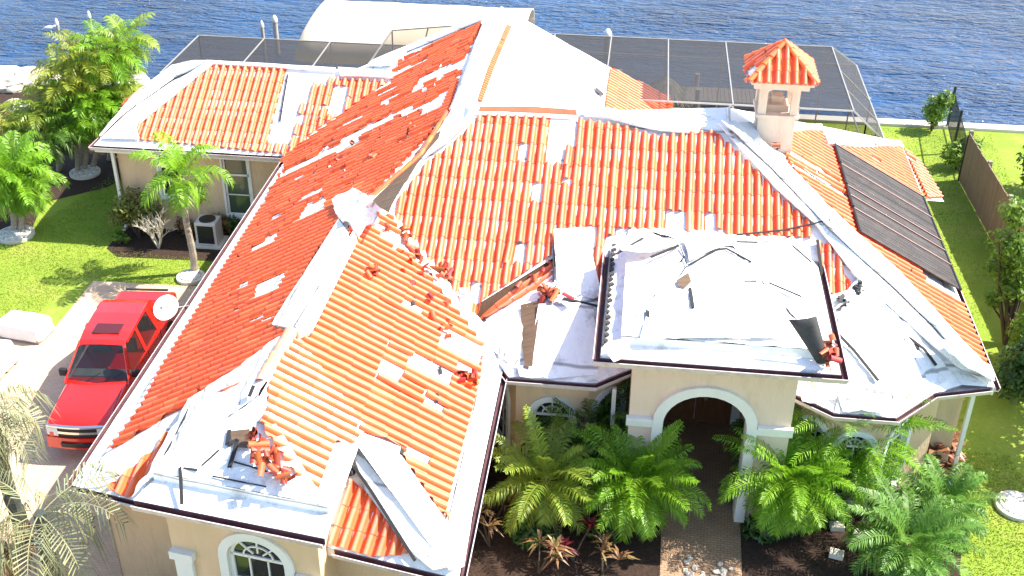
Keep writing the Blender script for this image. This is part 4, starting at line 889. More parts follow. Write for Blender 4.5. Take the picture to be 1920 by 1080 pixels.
def pickup(loc, rot):
    t = thing('pickup_truck', 'red crew-cab pickup truck with sunroof parked on the driveway', 'pickup truck', loc)
    M = Matrix.Translation(loc) @ Matrix.Rotation(rot, 4, 'Z')   # local: +y rear, -y front, x across
    L, Wd = 5.0, .89
    M = M @ Matrix.Diagonal((.80, 1, 1, 1)); X = lambda x, y, z: M @ Vector((x, y, z))
    def ring(y, w, zb, zt, r, tum=0.):   # rounded section across x
        pts = []
        for sx, sz in ((1, -1), (1, 1), (-1, 1), (-1, -1)):
            for k in range(5):
                a = {(1, -1): -90, (1, 1): 0, (-1, 1): 90, (-1, -1): 180}[(sx, sz)]+k*22.5
                ww = w-(tum if sz > 0 else 0)
                rr = r if sz > 0 else .06
                pts.append(X(sx*(ww-rr)+rr*math.cos(R(a)), y, (zt-rr if sz > 0 else zb+rr)+rr*math.sin(R(a))))
        return pts
    mb = MB()
    secs = [(-2.50, .70, .34, .70, .08, .0), (-2.46, .80, .30, .84, .08, .02), (-2.36, .85, .27, .90, .09, .03), (-2.1, .87, .27, .945, .10, .05), (-1.7, .885, .27, .975, .10, .06), (-1.25, .89, .27, 1.0, .10, .06), (-1.05, .89, .27, 1.0, .08, .05), (.9, .89, .27, 1.0, .07, .05), (1.0, .89, .27, 1.02, .06, .04), (2.3, .885, .28, 1.02, .06, .04), (2.44, .86, .3, 1.0, .07, .03), (2.48, .82, .34, .96, .07, .03)]
    lofted(mb, [ring(*s) for s in secs])
    body = mb.build('body', 'car_red', t, smooth=True); ext_normals(body)
    # hood crease, cab
    mb = MB()
    def cab(y, w, z): return [X(-w, y, z), X(-w*.5, y, z+.012), X(0, y, z+.018), X(w*.5, y, z+.012), X(w, y, z)]
    roof = [cab(-.62, .58, 1.56), cab(-.5, .61, 1.60), cab(-.2, .635, 1.63), cab(.5, .64, 1.64), cab(.95, .63, 1.62), cab(1.12, .62, 1.58)]
    mb.grid(roof)
    belt = lambda y, w=.84: (X(-w, y, .99), X(w, y, .99))
    # pillars: A, B, C sail panels
    def quad(*p): mb.face([X(*q) for q in p])
    for s in (-1, 1):
        def pil(b0, b1, t0, t1, zb=.99): quad((s*.845, b0, zb), (s*.845, b1, zb), (s*t1[0], t1[1], t1[2]), (s*t0[0], t0[1], t0[2]))
        pil(-1.2, -1.08, (.58, -.62, 1.56), (.605, -.52, 1.595))
        pil(-.02, .1, (.637, -.02, 1.635), (.638, .1, 1.637))
        pil(.86, 1.0, (.635, .72, 1.636), (.63, .95, 1.62))
        quad((s*.845, 1.0, .99), (s*.845, 1.75, .99), (s*.62, 1.12, 1.58), (s*.63, .95, 1.62))
        quad((s*.58, -.62, 1.56), (s*.61, -.5, 1.6), (s*.60, -.5, 1.56), (s*.57, -.62, 1.53))
        for (y0, y1) in ((-.5, .95),): quad((s*.61, y0, 1.60), (s*.635, -.2, 1.63), (s*.645, -.2, 1.57), (s*.625, y0, 1.54)); quad((s*.635, -.2, 1.63), (s*.64, .5, 1.64), (s*.65, .5, 1.58), (s*.645, -.2, 1.57)); quad((s*.64, .5, 1.64), (s*.63, .95, 1.62), (s*.645, .95, 1.56), (s*.65, .5, 1.58))
    quad((-.84, -1.22, .985), (.84, -1.22, .985), (.83, -1.05, 1.005), (-.83, -1.05, 1.005))
    c = mb.build('cab', 'car_red', t, smooth=False); sm = c.modifiers.new('s', 'SOLIDIFY'); sm.thickness = .02
    # glass
    def glass(name, qs, mtl='car_glass', par=t):
        g = MB()
        for q in qs: g.face([X(*p) for p in q])
        return g.build(name, mtl, par)
    ws = MB(); ws.grid([[X(x, -1.16+.10*(1-abs(x)/.8)*-1+.04, 1.0) for x in (-.79, -.4, 0, .4, .79)], [X(x*.74, -.60-.03*(1-abs(x)/.8), 1.565+.012*(1-abs(x)/.8)) for x in (-.79, -.4, 0, .4, .79)]]); ws.build('windshield', 'car_glass', t, smooth=True)
    for s in (-1, 1):
        glass('side_window', [((s*.835, -1.1, 1.0), (s*.835, .0, 1.0), (s*.637, .0, 1.58), (s*.60, -.52, 1.56))])
        glass('side_window', [((s*.835, .08, 1.0), (s*.835, .9, 1.0), (s*.635, .75, 1.58), (s*.640, .08, 1.58))])
        glass('quarter_window', [((s*.852, 1.06, 1.06), (s*.848, 1.46, 1.06), (s*.735, 1.2, 1.36), (s*.705, 1.0, 1.44))])
    glass('rear_window', [((-.75, 1.25, 1.05), (.75, 1.25, 1.05), (.58, 1.13, 1.54), (-.58, 1.13, 1.54))])
    mb = MB(); mb.box((-.36, -.32, 1.635), (.36, .06, 1.662), M=M); mb.build('sunroof', 'car_glass', t, bevel=.01)
    mb = MB(); mb.box((-.74, -1.0, .80), (.74, -.72, 1.03), M=M); mb.build('dashboard', 'interior', t, bevel=.03)
    for (sx, sy) in ((-.36, -.2), (.36, -.2)):
        mb = MB(); mb.box((sx-.26, sy-.22, .6), (sx+.26, sy+.2, .82), M=M); mb.box((sx-.24, sy+.16, .82), (sx+.24, sy+.3, 1.3), M=M); mb.box((sx-.12, sy+.18, 1.3), (sx+.12, sy+.28, 1.45), M=M); mb.build('seat', 'interior', t, bevel=.03)
    mb = MB(); mb.box((-.62, .5, .6), (.62, .9, .82), M=M); mb.box((-.6, .82, .82), (.6, .95, 1.28), M=M); mb.build('rear_seat', 'interior', t, bevel=.03)
    for s in (-.3, .25): mb = MB(); mb.beam(X(s, -1.17, 1.0), X(s+.36, -1.02, 1.13), .012, .012); mb.build('wiper', 'black_plastic', t)
    mb = MB(); mb.beam(X(-.80, -2.2, .955), X(-.70, -1.25, 1.003), .01, .008); mb.build('hood_seam', 'black_plastic', t); mb = MB(); mb.beam(X(.80, -2.2, .955), X(.70, -1.25, 1.003), .01, .008); mb.build('hood_seam', 'black_plastic', t)
    # bed cover with ribs, tailgate bar
    mb = MB(); mb.box((-.74, 1.3, 1.0), (.74, 2.36, 1.045), M=M)
    for y in (1.62, 1.95): mb.box((-.72, y, 1.045), (.72, y+.05, 1.06), M=M)
    mb.build('bed_cover', 'car_red', t, bevel=.012)
    mb = MB(); mb.box((-.80, 2.46, .42), (.80, 2.58, .58), M=M); mb.build('rear_bumper', 'chrome', t, bevel=.03)
    mb = MB(); mb.box((-.62, 2.38, 1.05), (.62, 2.46, 1.075), M=M); mb.build('tailgate_trim', 'black_plastic', t, bevel=.01)
    # front: bumper, grille, bow-tie-less bar, lamps
    mb = MB()
    rows = [[X(x, -2.47-.10*math.cos(x/.86*1.45), z) for x in [(-.84+1.68*k/14) for k in range(15)]] for z in (.33, .36, .55, .60)]
    rows[0] = [p+Vector((0, 0, 0)) for p in rows[0]]
    mb.grid(rows); mb.grid([rows[3], [p+(M.to_3x3() @ Vector((0, .18, .01))) for p in rows[3]]]); mb.build('front_bumper', 'car_red', t, smooth=True)
    def band(z0, z1, x0, x1, o, name, mtl, n=9):
        g = MB(); xs = [x0+(x1-x0)*k/n for k in range(n+1)]
        f = lambda x, z, q: X(x, -2.405-.10*math.cos(x/.86*1.45)-q, z)
        g.grid([[f(x, z0, -.03) for x in xs], [f(x, z0, o) for x in xs], [f(x, z1, o) for x in xs], [f(x, z1, -.03) for x in xs]])
        return g.build(name, mtl, t)
    band(.60, .83, -.80, .80, .03, 'grille', 'black_plastic'); band(.69, .745, -.50, .50, .045, 'grille_bar', 'chrome'); band(.825, .855, -.80, .80, .04, 'grille_bar', 'chrome')
    for s in (-1, 1): band(.63, .82, s*.50 if s > 0 else -.80, .80 if s > 0 else -.50, .045, 'headlight', 'lamp_glass', 4)
    band(.40, .50, -.45, .45, .10, 'intake', 'black_plastic')
    for s in (-1, 1):
        mb = MB(); mb.box((s*.90-.07, -1.0, 1.02), (s*.90+.13*s+.0, -.9, 1.17), M=M) if False else mb.box((min(s*.86, s*1.06), -1.02, 1.02), (max(s*.86, s*1.06), -.92, 1.18), M=M); mb.build('wing_mirror', 'black_plastic', t, bevel=.025)
        for y in (-1.55, 1.55):
            g = MB(); c = X(s*.80, y, .36); ax = M.to_3x3() @ Vector((1, 0, 0))
            def wr(r, o): return [c+ax*o+M.to_3x3() @ Vector((0, r*math.cos(2*math.pi*k/24), r*math.sin(2*math.pi*k/24))) for k in range(24)]
            g.grid([wr(.22, -.1), wr(.34, -.1), wr(.36, -.07), wr(.36, .07), wr(.34, .1), wr(.22, .11*s if s > 0 else .1)], 0, 1., True); wh = g.build('wheel', 'tyre', t, smooth=True)
            g = MB(); g.grid([wr(.22, s*.09), wr(.2, s*.06), wr(.06, s*.1), wr(.001, s*.1)], 0, 1., True); g.build('rim', 'chrome', wh, smooth=True)
            g = MB(); rr = [[c+ax*(s*o)+M.to_3x3() @ Vector((0, r*math.cos(math.pi*k/12), r*math.sin(math.pi*k/12))) for k in range(13)] for o, r in ((.06, .40), (.10, .45), (.05, .49))]; g.grid(rr); g.build('wheel_arch', 'car_red', t, smooth=True)
        mb = MB()
        for y in (-1.12, .04, .93): mb.beam(X(s*.893, y, .4), X(s*.893, y, .97), .006, .012)
        mb.build('door_seam', 'black_plastic', t)
        mb = MB()
        for y in (-.12, .82): mb.beam(X(s*.90, y-.14, .88), X(s*.90, y, .88), .02, .03)
        mb.build('door_handle', 'car_red', t)
    return t
pickup(Vector((-10.86, 19.95, GZ+.004)), R(5))

# wrapped white loads at the drive's edge
def wrapped(loc, sx, sy, sz, rot, label, seed):
    t = thing('wrapped_pallet', label, 'pallet load', loc, 'white wrapped pallets on the driveway edge')
    M = Matrix.Translation(loc) @ Matrix.Rotation(rot, 4, 'Z'); mb = MB(); n = 22
    rows = []
    for k, (q, z) in enumerate(((1., .14), (1.02, .3), (1.0, .6), (1.01, .85), (.97, .97), (.8, 1.02), (.4, 1.04), (.001, 1.05))):
        r = []
        for j in range(n*2):
            a = 2*math.pi*j/(n*2); c, s = math.cos(a), math.sin(a); f = (abs(c)**9+abs(s)**9)**(-1/9)
            p = Vector((c*f*sx*q, s*f*sy*q, z*sz)); p += p.normalized()*.022*noise.noise(p*3+Vector((seed, 0, 0))); r.append(M @ p)
        rows.append(r)
    mb.grid(rows, 0, 1., True); mb.build('wrapping', 'white_wrap', t, smooth=True)
    mb = MB()
    for y in (-.8, 0, .8): mb.box((-sx*.95, y*sy-.05, 0), (sx*.95, y*sy+.05, .1*sz+.03), M=M)
    for k in range(5): mb.box((-sx*.98+k*sx*.42, -sy*.98, .1*sz+.03), (-sx*.98+k*sx*.42+.22*sx, sy*.98, .13*sz+.05), M=M)
    mb.build('pallet', 'wood_grey', t)
p1 = px(36, 640, GZ); p2 = px(-8, 700, GZ)
wrapped(Vector((p1.x+.05, p1.y+.3, GZ+.01)), .56, .34, .42, R(-8), 'white wrapped pallet load lying against the lawn edge', 1.)
wrapped(Vector((p2.x-.12, p2.y+.1, GZ+.01)), .42, .42, .62, R(-4), 'taller white wrapped load cut by the left picture edge', 5.)

# satellite dish on the left eave
dt = thing('satellite_dish', 'pale round satellite dish mounted above the left eave', 'satellite dish', (-9.0, 19.3, 3.05))
dc = px(311, 577, 3.05); ax = Vector((.0, -.55, .8)).normalized(); xx = ax.cross(Vector((1, 0, 0))).normalized(); yy = ax.cross(xx)
mb = MB(); mb.grid([[dc+xx*(r*1.12*math.cos(2*math.pi*k/28))+yy*(r*math.sin(2*math.pi*k/28))+ax*(r*r*.5-.03) for k in range(28)] for r in (.001, .08, .15, .21, .25, .26)], 0, 1., True)
ds = mb.build('reflector', 'dish', dt, smooth=True); so = ds.modifiers.new('s', 'SOLIDIFY'); so.thickness = .012
mb = MB(); mb.tube([dc-ax*.04, dc-ax*.1, (-8.72, dc.y+.05, 3.12)], .022, 8); mb.tube([dc-xx*.22, dc+ax*.24-xx*.1], .01, 6); mb.build('mount', 'alu', dt, smooth=True)
mb = MB(); mb.tube([dc+ax*.24-xx*.1, dc+ax*.16-xx*.06], .03, 8); mb.build('receiver', 'alu', dt)

# solar pool-heater mats on the right slope
s0 = pR.hit(1560, 278); s1 = pR.hit(1601, 441)
ua = pR.to2(s0)[0]; ub = pR.to2(s1)[0]
vt = pR.to2(pR.at(4.72, 24))[1]; vb = pR.to2(pR.at(6.98, 24))[1]
npan = 4; wd = (ub-ua)/npan
slabels = ['dark solar pool-heating mat nearest the rear hip', 'second dark solar mat down from the rear hip', 'third dark solar mat, beside the one nearest the street', 'dark solar mat nearest the street end of the slope']
for k in range(npan):
    u0 = ua+wd*k+(.03 if wd > 0 else -.03); u1 = ua+wd*(k+1)-(.03 if wd > 0 else -.03)
    t = thing('solar_panel', slabels[k], 'solar panel', pR.to3((u0+u1)/2, vb, .1), 'solar heating mats on the right roof slope')
    mb = MB(); n = 26; rnd = random.Random(k)
    for j in range(n):
        a, b = u0+(u1-u0)*j/n, u0+(u1-u0)*(j+.82)/n; h = .135+rnd.uniform(0, .008)
        top = rnd.uniform(.9, 1.15)
        mb.grid([[pR.to3(a, vb, h-.03), pR.to3(a, vb, h), pR.to3(b, vb, h), pR.to3(b, vb, h-.03)], [pR.to3(a, vt, h-.03), pR.to3(a, vt, h), pR.to3(b, vt, h), pR.to3(b, vt, h-.03)]])
    mb.face([pR.to3(u0, vb, .115), pR.to3(u1, vb, .115), pR.to3(u1, vt, .115), pR.to3(u0, vt, .115)])
    mb.build('mat', 'solar', t)
    mb = MB()
    for v in (vb, vt): mb = MB(); mb.tube([pR.to3(u0, v, .14), pR.to3(u1, v, .14)], .03, 8); mb.build('header_pipe', 'black_plastic', t, smooth=True)
    mb = MB()
    for q in ([0] if k in (0, 3) else [0, 1] if k == 2 else [0]): mb.tube([pR.to3(u0+(u1-u0)*(.02+.45*q), vb, .155), pR.to3(u0+(u1-u0)*(.02+.45*q), vt, .155)], .014, 6)
    mb.build('feed_pipe', 'solar_pipe', t, smooth=True)

# air conditioner
at = thing('air_conditioner', 'pale air-conditioning unit against the shaded rear-wing wall', 'air conditioner', (-11.1, 26.55, GZ))
mb = MB(); mb.box((-11.4, 26.3, GZ+.06), (-10.82, 26.82, GZ+.72)); mb.build('cabinet', 'ac_paint', at, bevel=.03)
mb = MB()
for k in range(9): mb.beam((-11.3, 26.285, GZ+.16+k*.055), (-10.92, 26.285, GZ+.16+k*.055), .02, .022)
mb.box((-11.33, 26.29, GZ+.12), (-10.89, 26.297, GZ+.64)); mb.build('side_grille', 'black_plastic', at)
mb = MB(); mb.lathe([(.22, 0), (.22, .02), (.18, .02), (.05, .03), (.0, .03)], (-11.11, 26.56, GZ+.72), 20); mb.build('fan_guard', 'black_plastic', at)
mb = MB(); mb.box((-11.5, 26.2, GZ), (-10.7, 26.9, GZ+.06)); mb.build('pad', 'concrete', at)

# ------------------------------------------------------------------ screened pool cages
def cage(name, label, beams, panels, loc, wd=.034):
    t = thing(name, label, 'pool cage', loc)
    mb = MB()
    for a, b in beams: mb.beam(a, b, wd, wd*1.2)
    mb.build('frame', 'alu', t)
    for q in panels:
        mb = MB(); mb.face(q); mb.build('screen_panel', 'screen', t)
    return t
zt, ze = 3.75, 2.85
X0, X1, Y0, Y1 = -4.2, 6.85, 30.2, 36.2
xs = [X0+1, -2.6, -.85, .9, 2.65, 4.4, X1-1.0]
bm_, pn = [], []
for a in (X0, X1):
    bm_ += [((a, Y0, GZ), (a, Y0, ze)), ((a, Y1, GZ), (a, Y1, ze)), ((a, (Y0+Y1)/2, GZ), (a, (Y0+Y1)/2, ze)), ((a, Y0, ze), (a, Y1, ze)), ((a, Y0, 1.5), (a, Y1, 1.5))]
bm_ += [((X0, Y1, ze), (X1, Y1, ze)), ((X0+1, Y1-1, zt), (X1-1, Y1-1, zt)), ((X0+1, Y0, zt), (X1-1, Y0, zt)), ((X0, Y0, ze), (X0+1, Y0, zt)), ((X1, Y0, ze), (X1-1, Y0, zt)), ((X0, Y1, ze), (X0+1, Y1-1, zt)), ((X1, Y1, ze), (X1-1, Y1-1, zt))]
for x in xs: bm_ += [((x, Y0, zt), (x, Y1-1, zt)), ((x, Y1-1, zt), (x, Y1, ze)), ((x, Y1, GZ), (x, Y1, ze))]
for y in (31.7, 33.2): bm_ += [((X1, y, ze), (X1-1, y, zt)), ((X1, y, GZ), (X1, y, ze))]
bm_ += [((2.65, Y0, GZ), (2.65, Y0, zt)), ((4.4, Y0, GZ), (4.4, Y0, zt)), ((.9, Y0, 2.3), (2.65, Y0+.02, zt))]
pn = [[(X0+1, Y0, zt), (X1-1, Y0, zt), (X1-1, Y1-1, zt), (X0+1, Y1-1, zt)], [(X0+1, Y1-1, zt), (X1-1, Y1-1, zt), (X1, Y1, ze), (X0, Y1, ze)], [(X1-1, Y0, zt), (X1, Y0, ze), (X1, Y1, ze), (X1-1, Y1-1, zt)], [(X0, Y1, GZ), (X1, Y1, GZ), (X1, Y1, ze), (X0, Y1, ze)], [(X1, Y0, GZ), (X1, Y1, GZ), (X1, Y1, ze), (X1, Y0, ze)]]
cage('screen_enclosure', 'grey screened pool cage behind the chimney', bm_, pn, (2, 33, GZ))
Y0, Y1, X0, X1 = 32.2, 35.6, -14.3, -7.4; z2 = 3.0
bm_ = [((X0, Y1, z2), (X1, Y1, z2)), ((X0, Y0, z2), (X1, Y0, z2)), ((X0, Y1, GZ), (X0, Y1, z2)), ((X1, Y1, GZ), (X1, Y1, z2)), ((X0, Y1, 1.7), (X1, Y1, 1.7)), ((X0, Y0, GZ), (X0, Y0, z2))]
for x in (X0, -12.1, -9.9, X1): bm_ += [((x, Y0, z2), (x, Y1, z2)), ((x, Y1, GZ), (x, Y1, z2))]
pn = [[(X0, Y0, z2), (X1, Y0, z2), (X1, Y1, z2), (X0, Y1, z2)], [(X0, Y1, GZ), (X1, Y1, GZ), (X1, Y1, z2), (X0, Y1, z2)], [(X0, Y0, GZ), (X0, Y1, GZ), (X0, Y1, z2), (X0, Y0, z2)]]
q = [px(690, 122, 3.2), px(735, 57, 4.0), px(882, 46, 4.0), px(880, 60, 3.6)]
bm_ += [(q[0], q[1]), (q[1], q[2]), (px(795, 85, 3.55), px(803, 51, 4.0)), (q[1], (q[1].x, q[1].y, GZ)), (q[0], (X1, Y0, z2))]
pn += [q]
cage('screen_enclosure', 'low flat-topped screened cage behind the left rear wing', bm_, pn, (-11, 34, GZ))

tu = px(1248, 168, 2.3)
th = thing('thatched_umbrella', 'grey thatched umbrella beside the pool behind the tile patch', 'umbrella', (tu.x, tu.y, GZ))
mb = MB(); rnd = random.Random(9)
for k in range(900):
    a = rnd.uniform(0, 6.28); r0 = rnd.uniform(0, .75); r1 = r0+rnd.uniform(.2, .4); z0 = 2.75-.75*r0; z1 = 2.75-.8*r1-.03
    d0 = Vector((math.cos(a), math.sin(a), 0)); s_ = Vector((-math.sin(a), math.cos(a), 0))*.02; t_ = rnd.uniform(.6, 1.3)
    mb.face([Vector((tu.x, tu.y, z0+.02))+d0*r0-s_, Vector((tu.x, tu.y, z0+.02))+d0*r0+s_, Vector((tu.x, tu.y, z1+rnd.uniform(0, .05)))+d0*r1], 0, t_)
mb.build('thatch', 'thatch', th, tint=True)
mb = MB(); mb.tube([(tu.x, tu.y, GZ), (tu.x, tu.y, 2.7)], .05, 8); mb.build('post', 'piling', th, smooth=True)
# ------------------------------------------------------------------ waterside: canopy, dock, pilings
ct = thing('boat_canopy', 'cream arched fabric boat-lift canopy over the water', 'boat canopy', (-7.3, 40, -.5))
mb = MB(); x0, x1 = -11.8, -3.9; rows = []
for k in range(15):
    a = math.pi*(k/14); y = 40.0-2.3*math.cos(a); z = 1.5+1.2*math.sin(a)**.7
    rows.append([(x0+(x1-x0)*j/12+(.35*math.sin(a) if j == 0 else 0), y, z-.03*abs(math.sin(math.pi*j/4))) for j in range(13)])
mb.grid(rows); cv = mb.build('cover', 'canopy', ct, smooth=True); so = cv.modifiers.new('s', 'SOLIDIFY'); so.thickness = .03
mb = MB(); mb.face([rows[k][0] for k in range(15)]); mb.build('end_flap', 'canopy', ct)
mb = MB()
for y in (37.8, 42.2):
    for x in (-11.4, -8.9, -6.3, -4.1): mb.tube([(x, y, -1.5), (x, y, 1.6)], .06, 8)
    mb.beam((x0, y, 1.55), (x1, y, 1.55), .06, .08)
mb.build('posts', 'alu', ct)
dk = thing('dock', 'narrow grey timber dock seen through the pool cage', 'dock', (1, 40, -.5))
mb = MB()
for k in range(60): mb.box((-4+k*.15, 39.6, -.02), (-4+k*.15+.135, 40.9, .04))
mb.build('decking', 'wood_grey', dk)
mb = MB()
for y in (39.6, 40.9): mb.beam((-4, y, -.08), (5, y, -.08), .06, .14)
mb.build('joists', 'piling', dk)
mb = MB()
for x in (-3.6, -.6, 2.2, 4.8):
    for y in (39.5, 41.0): mb.tube([(x, y, -1.6), (x, y, .5)], .09, 9)
mb.build('dock_posts', 'piling', dk, smooth=True)
def piling(pxb, top, r, label, zb=-.55, capm='concrete', lean=0.):
    b = px(*pxb, zb); t = thing('dock_piling', label, 'piling', (b.x, b.y, zb), 'mooring pilings in the canal')
    z = z_over(b.xy, *top)
    mb = MB(); mb.tube([(b.x, b.y, -1.8), (b.x, b.y, zb+.4), (b.x+lean, b.y, z)], r, 10); mb.build('shaft', 'piling', t, smooth=True)
    mb = MB(); mb.lathe([(r*1.25, -.04), (r*1.25, .06), (r*.6, .2), (0, .24)], (b.x+lean, b.y, z), 10); mb.build('cap', capm, t, smooth=True)
piling((521, 100), (523, 38), .10, 'tall brown piling with light top left of the boat canopy')
piling((496, 96), (494, 70), .07, 'short piling beside the tall brown piling')
piling((178, 90), (179, 30), .06, 'thin pale piling behind the tallest left palm', capm='boat_white')
piling((116, 92), (115, 66), .06, 'short pale piling left of the yellow palm clump', capm='boat_white')
piling((252, 152), (252, 128), .05, 'thin short piling at the seawall right of the left palms', capm='boat_white')
piling((1137, 112), (1138, 74), .13, 'stout white-capped piling behind the white roof slope', capm='boat_white')
gl = thing('seagull', 'small white bird sitting on the open water', 'bird', px(93, 57, -.5))
c = px(93, 57, -.5); mb = MB(); mb.tube([c+Vector((-.28, 0, .06)), c+Vector((-.15, 0, .1)), c+Vector((.02, 0, .12)), c+Vector((.16, 0, .12)), c+Vector((.22, 0, .17)), c+Vector((.28, 0, .2)), c+Vector((.36, 0, .18))], [.01, .06, .1, .08, .05, .055, .01], 10); mb.build('body', 'boat_white', gl, smooth=True)
# moored boat at the far left
bt = thing('motor_boat', 'white boat with raised bow moored at the far left seawall', 'boat', (-24, 38.3, -.6))
mb = MB(); rows = []
for k in range(11):
    s = k/10; x = -26.8+4.6*s; w_ = .7*math.sqrt(max(0, 1-max(0, (s-.45)/.55)**2))+.02; sh = .12+.75*max(0, s-.45)**1.3
    rows.append([(x, 38.3-w_, sh), (x, 38.3-w_*.8, -.2), (x, 38.3, -.7), (x, 38.3+w_*.8, -.2), (x, 38.3+w_, sh), (x, 38.3+w_*.8, sh-.02), (x, 38.3, sh-.12-.1*(s < .6)), (x, 38.3-w_*.8, sh-.02)])
mb.grid(rows, 0, 1., True); mb.face(rows[0]); mb.build('hull', 'boat_white', bt, smooth=False)
mb = MB(); mb.box((-25.6, 38.0, .0), (-25.2, 38.6, .35)); mb.box((-24.9, 38.05, .0), (-24.5, 38.55, .3)); mb.build('seat', 'boat_white', bt, bevel=.03)
# boulders along the seawall at the left
rnd = random.Random(8)
for k, (x, y, s) in enumerate(((60, 150, .42), (82, 146, .36), (95, 156, .34), (48, 160, .36), (10, 166, .5), (24, 170, .3), (255, 147, .3), (266, 152, .22), (30, 205, .3), (48, 205, .24))):
    p = px(x, y, GZ); bm = bmesh.new(); bmesh.ops.create_icosphere(bm, subdivisions=3, radius=1)
    for v in bm.verts: q = v.co.copy(); v.co = Vector((q.x*s*1.3, q.y*s, q.z*s*.8))*(1+.28*noise.noise(q*1.3+Vector((k*7, 0, 0)))+.1*noise.noise(q*3.2+Vector((k, 4, 0))))
    me = bpy.data.meshes.new('boulder'); bm.to_mesh(me); bm.free(); me.materials.append(MATS['rock']); o = bpy.data.objects.new('boulder', me); COL.objects.link(o); o.location = (p.x, p.y, GZ+s*.35)
    tag(o, 'pale rough boulder by the seawall left of the house', 'boulder', 'boulders by the left seawall')

# ------------------------------------------------------------------ right boundary fence
f0, f1 = px(1818, 249, GZ+1.55), px(1908, 398, GZ+1.55)
ft = thing('wooden_fence', 'solid brown board fence along the right lawn edge', 'fence', (f0.x, f0.y, GZ))
d = Vector((f1.x-f0.x, f1.y-f0.y, 0)); f1 = f0+d*1.9; L = (f1-f0).length; d = (f1-f0).normalized(); rnd = random.Random(2); mb = MB(); k = 0
fnx = Vector((-d.y, d.x, 0))
M0 = Matrix.Translation((f0.x, f0.y, GZ)) @ Matrix.Rotation(math.atan2(d.y, d.x), 4, 'Z')
while k*.15 < L: mb.box((k*.15, -.012+rnd.uniform(-.004, .004), .02), (k*.15+.143, .012, 1.55+rnd.uniform(-.015, .015)), t=rnd.uniform(.8, 1.1), M=M0); k += 1
mb.build('boards', 'fence_board', ft, tint=True)
mb = MB()
for z in (.25, .85, 1.4): mb.box((0, .012, z), (L, .06, z+.08), M=M0)
mb.build('rails', 'wood_grey', ft)
for k in range(int(L/2.1)+1):
    mb = MB(); mb.box((k*2.1-.05, .0, 0), (k*2.1+.05, .11, 1.62), M=M0); mb.build('post', 'wood_grey', ft)
# black metal fence returning to the water
mt = thing('metal_fence', 'low black metal fence with pickets by the seawall', 'fence', (f0.x, f0.y+.5, GZ))
m0 = Vector((f0.x, f0.y, GZ)); m1 = px(1775, 240, GZ); dv = m1-m0; L2 = dv.length; dn = dv/L2; mb = MB()
for z in (.15, 1.25): mb.beam(m0+Vector((0, 0, z)), m1+Vector((0, 0, z)), .025, .035)
for k in range(int(L2/.12)): mb.beam(m0+dn*(k*.12)+Vector((0, 0, .1)), m0+dn*(k*.12)+Vector((0, 0, 1.3)), .014, .014, up=Vector((1, 0, 0)))
mb.build('pickets', 'metal_dark', mt)
for s in (0, .5, 1):
    mb = MB(); p = m0+dv*s; mb.box((p.x-.035, p.y-.035, GZ), (p.x+.035, p.y+.035, GZ+1.45)); mb.build('post', 'metal_dark', mt)

# ------------------------------------------------------------------ vegetation
def frond(mb, base, az, el, L, droop, n, ll, lw, rnd, t=1., fold=.35, sag=.35, rach=.012, mi=0, plume=.0):
    """one feather-leaf: an arching rib with a row of narrow leaflets on both sides"""
    p = Vector(base); d = Vector((math.cos(az)*math.cos(el), math.sin(az)*math.cos(el), math.sin(el))); st = L/n; side = Vector((-math.sin(az), math.cos(az), 0)); pts = [p.copy()]
    e = el
    for k in range(n):
        e -= droop/n*(.4+1.2*k/n); d = Vector((math.cos(az)*math.cos(e), math.sin(az)*math.cos(e), math.sin(e))); p = p+d*st; pts.append(p.copy())
        if k < n*.12: continue
        s = k/n; l = ll*(math.sin(math.pi*min(1, .18+s*.80))**.6)*rnd.uniform(.85, 1.1)
        upv = side.cross(d)*-1
        if upv.z < 0: upv = -upv
        for sg in (-1, 1):
            dr = (side*sg*rnd.uniform(.8, 1.)+d*rnd.uniform(.5, .85)+upv*(fold*rnd.uniform(.5, 1.3)+plume*rnd.uniform(-1, 1))).normalized()
            m = p+dr*l*.5; tip = p+dr*l+Vector((0, 0, -l*sag*rnd.uniform(.5, 1.4)))
            wv = (d*lw*.5)
            tt = t*rnd.uniform(.75, 1.25); q = (tt*rnd.uniform(.9, 1.15), tt, tt*rnd.uniform(.8, 1.1))
            mb.face([p-wv*.5, p+wv*.5, m+wv, m-wv], mi, q); mb.face([m-wv, m+wv, tip], mi, q)
    side2 = side*rach
    i = len(mb.v)
    for k, q in enumerate(pts): f = 1-.8*k/n; mb.v.append(tuple(q-side2*f)); mb.v.append(tuple(q+side2*f))
    for k in range(n): mb.f.append((i+2*k, i+2*k+1, i+2*k+3, i+2*k+2)); mb.m.append(mi); mb.t.append((1.5*t, 1.35*t, 1.2*t))

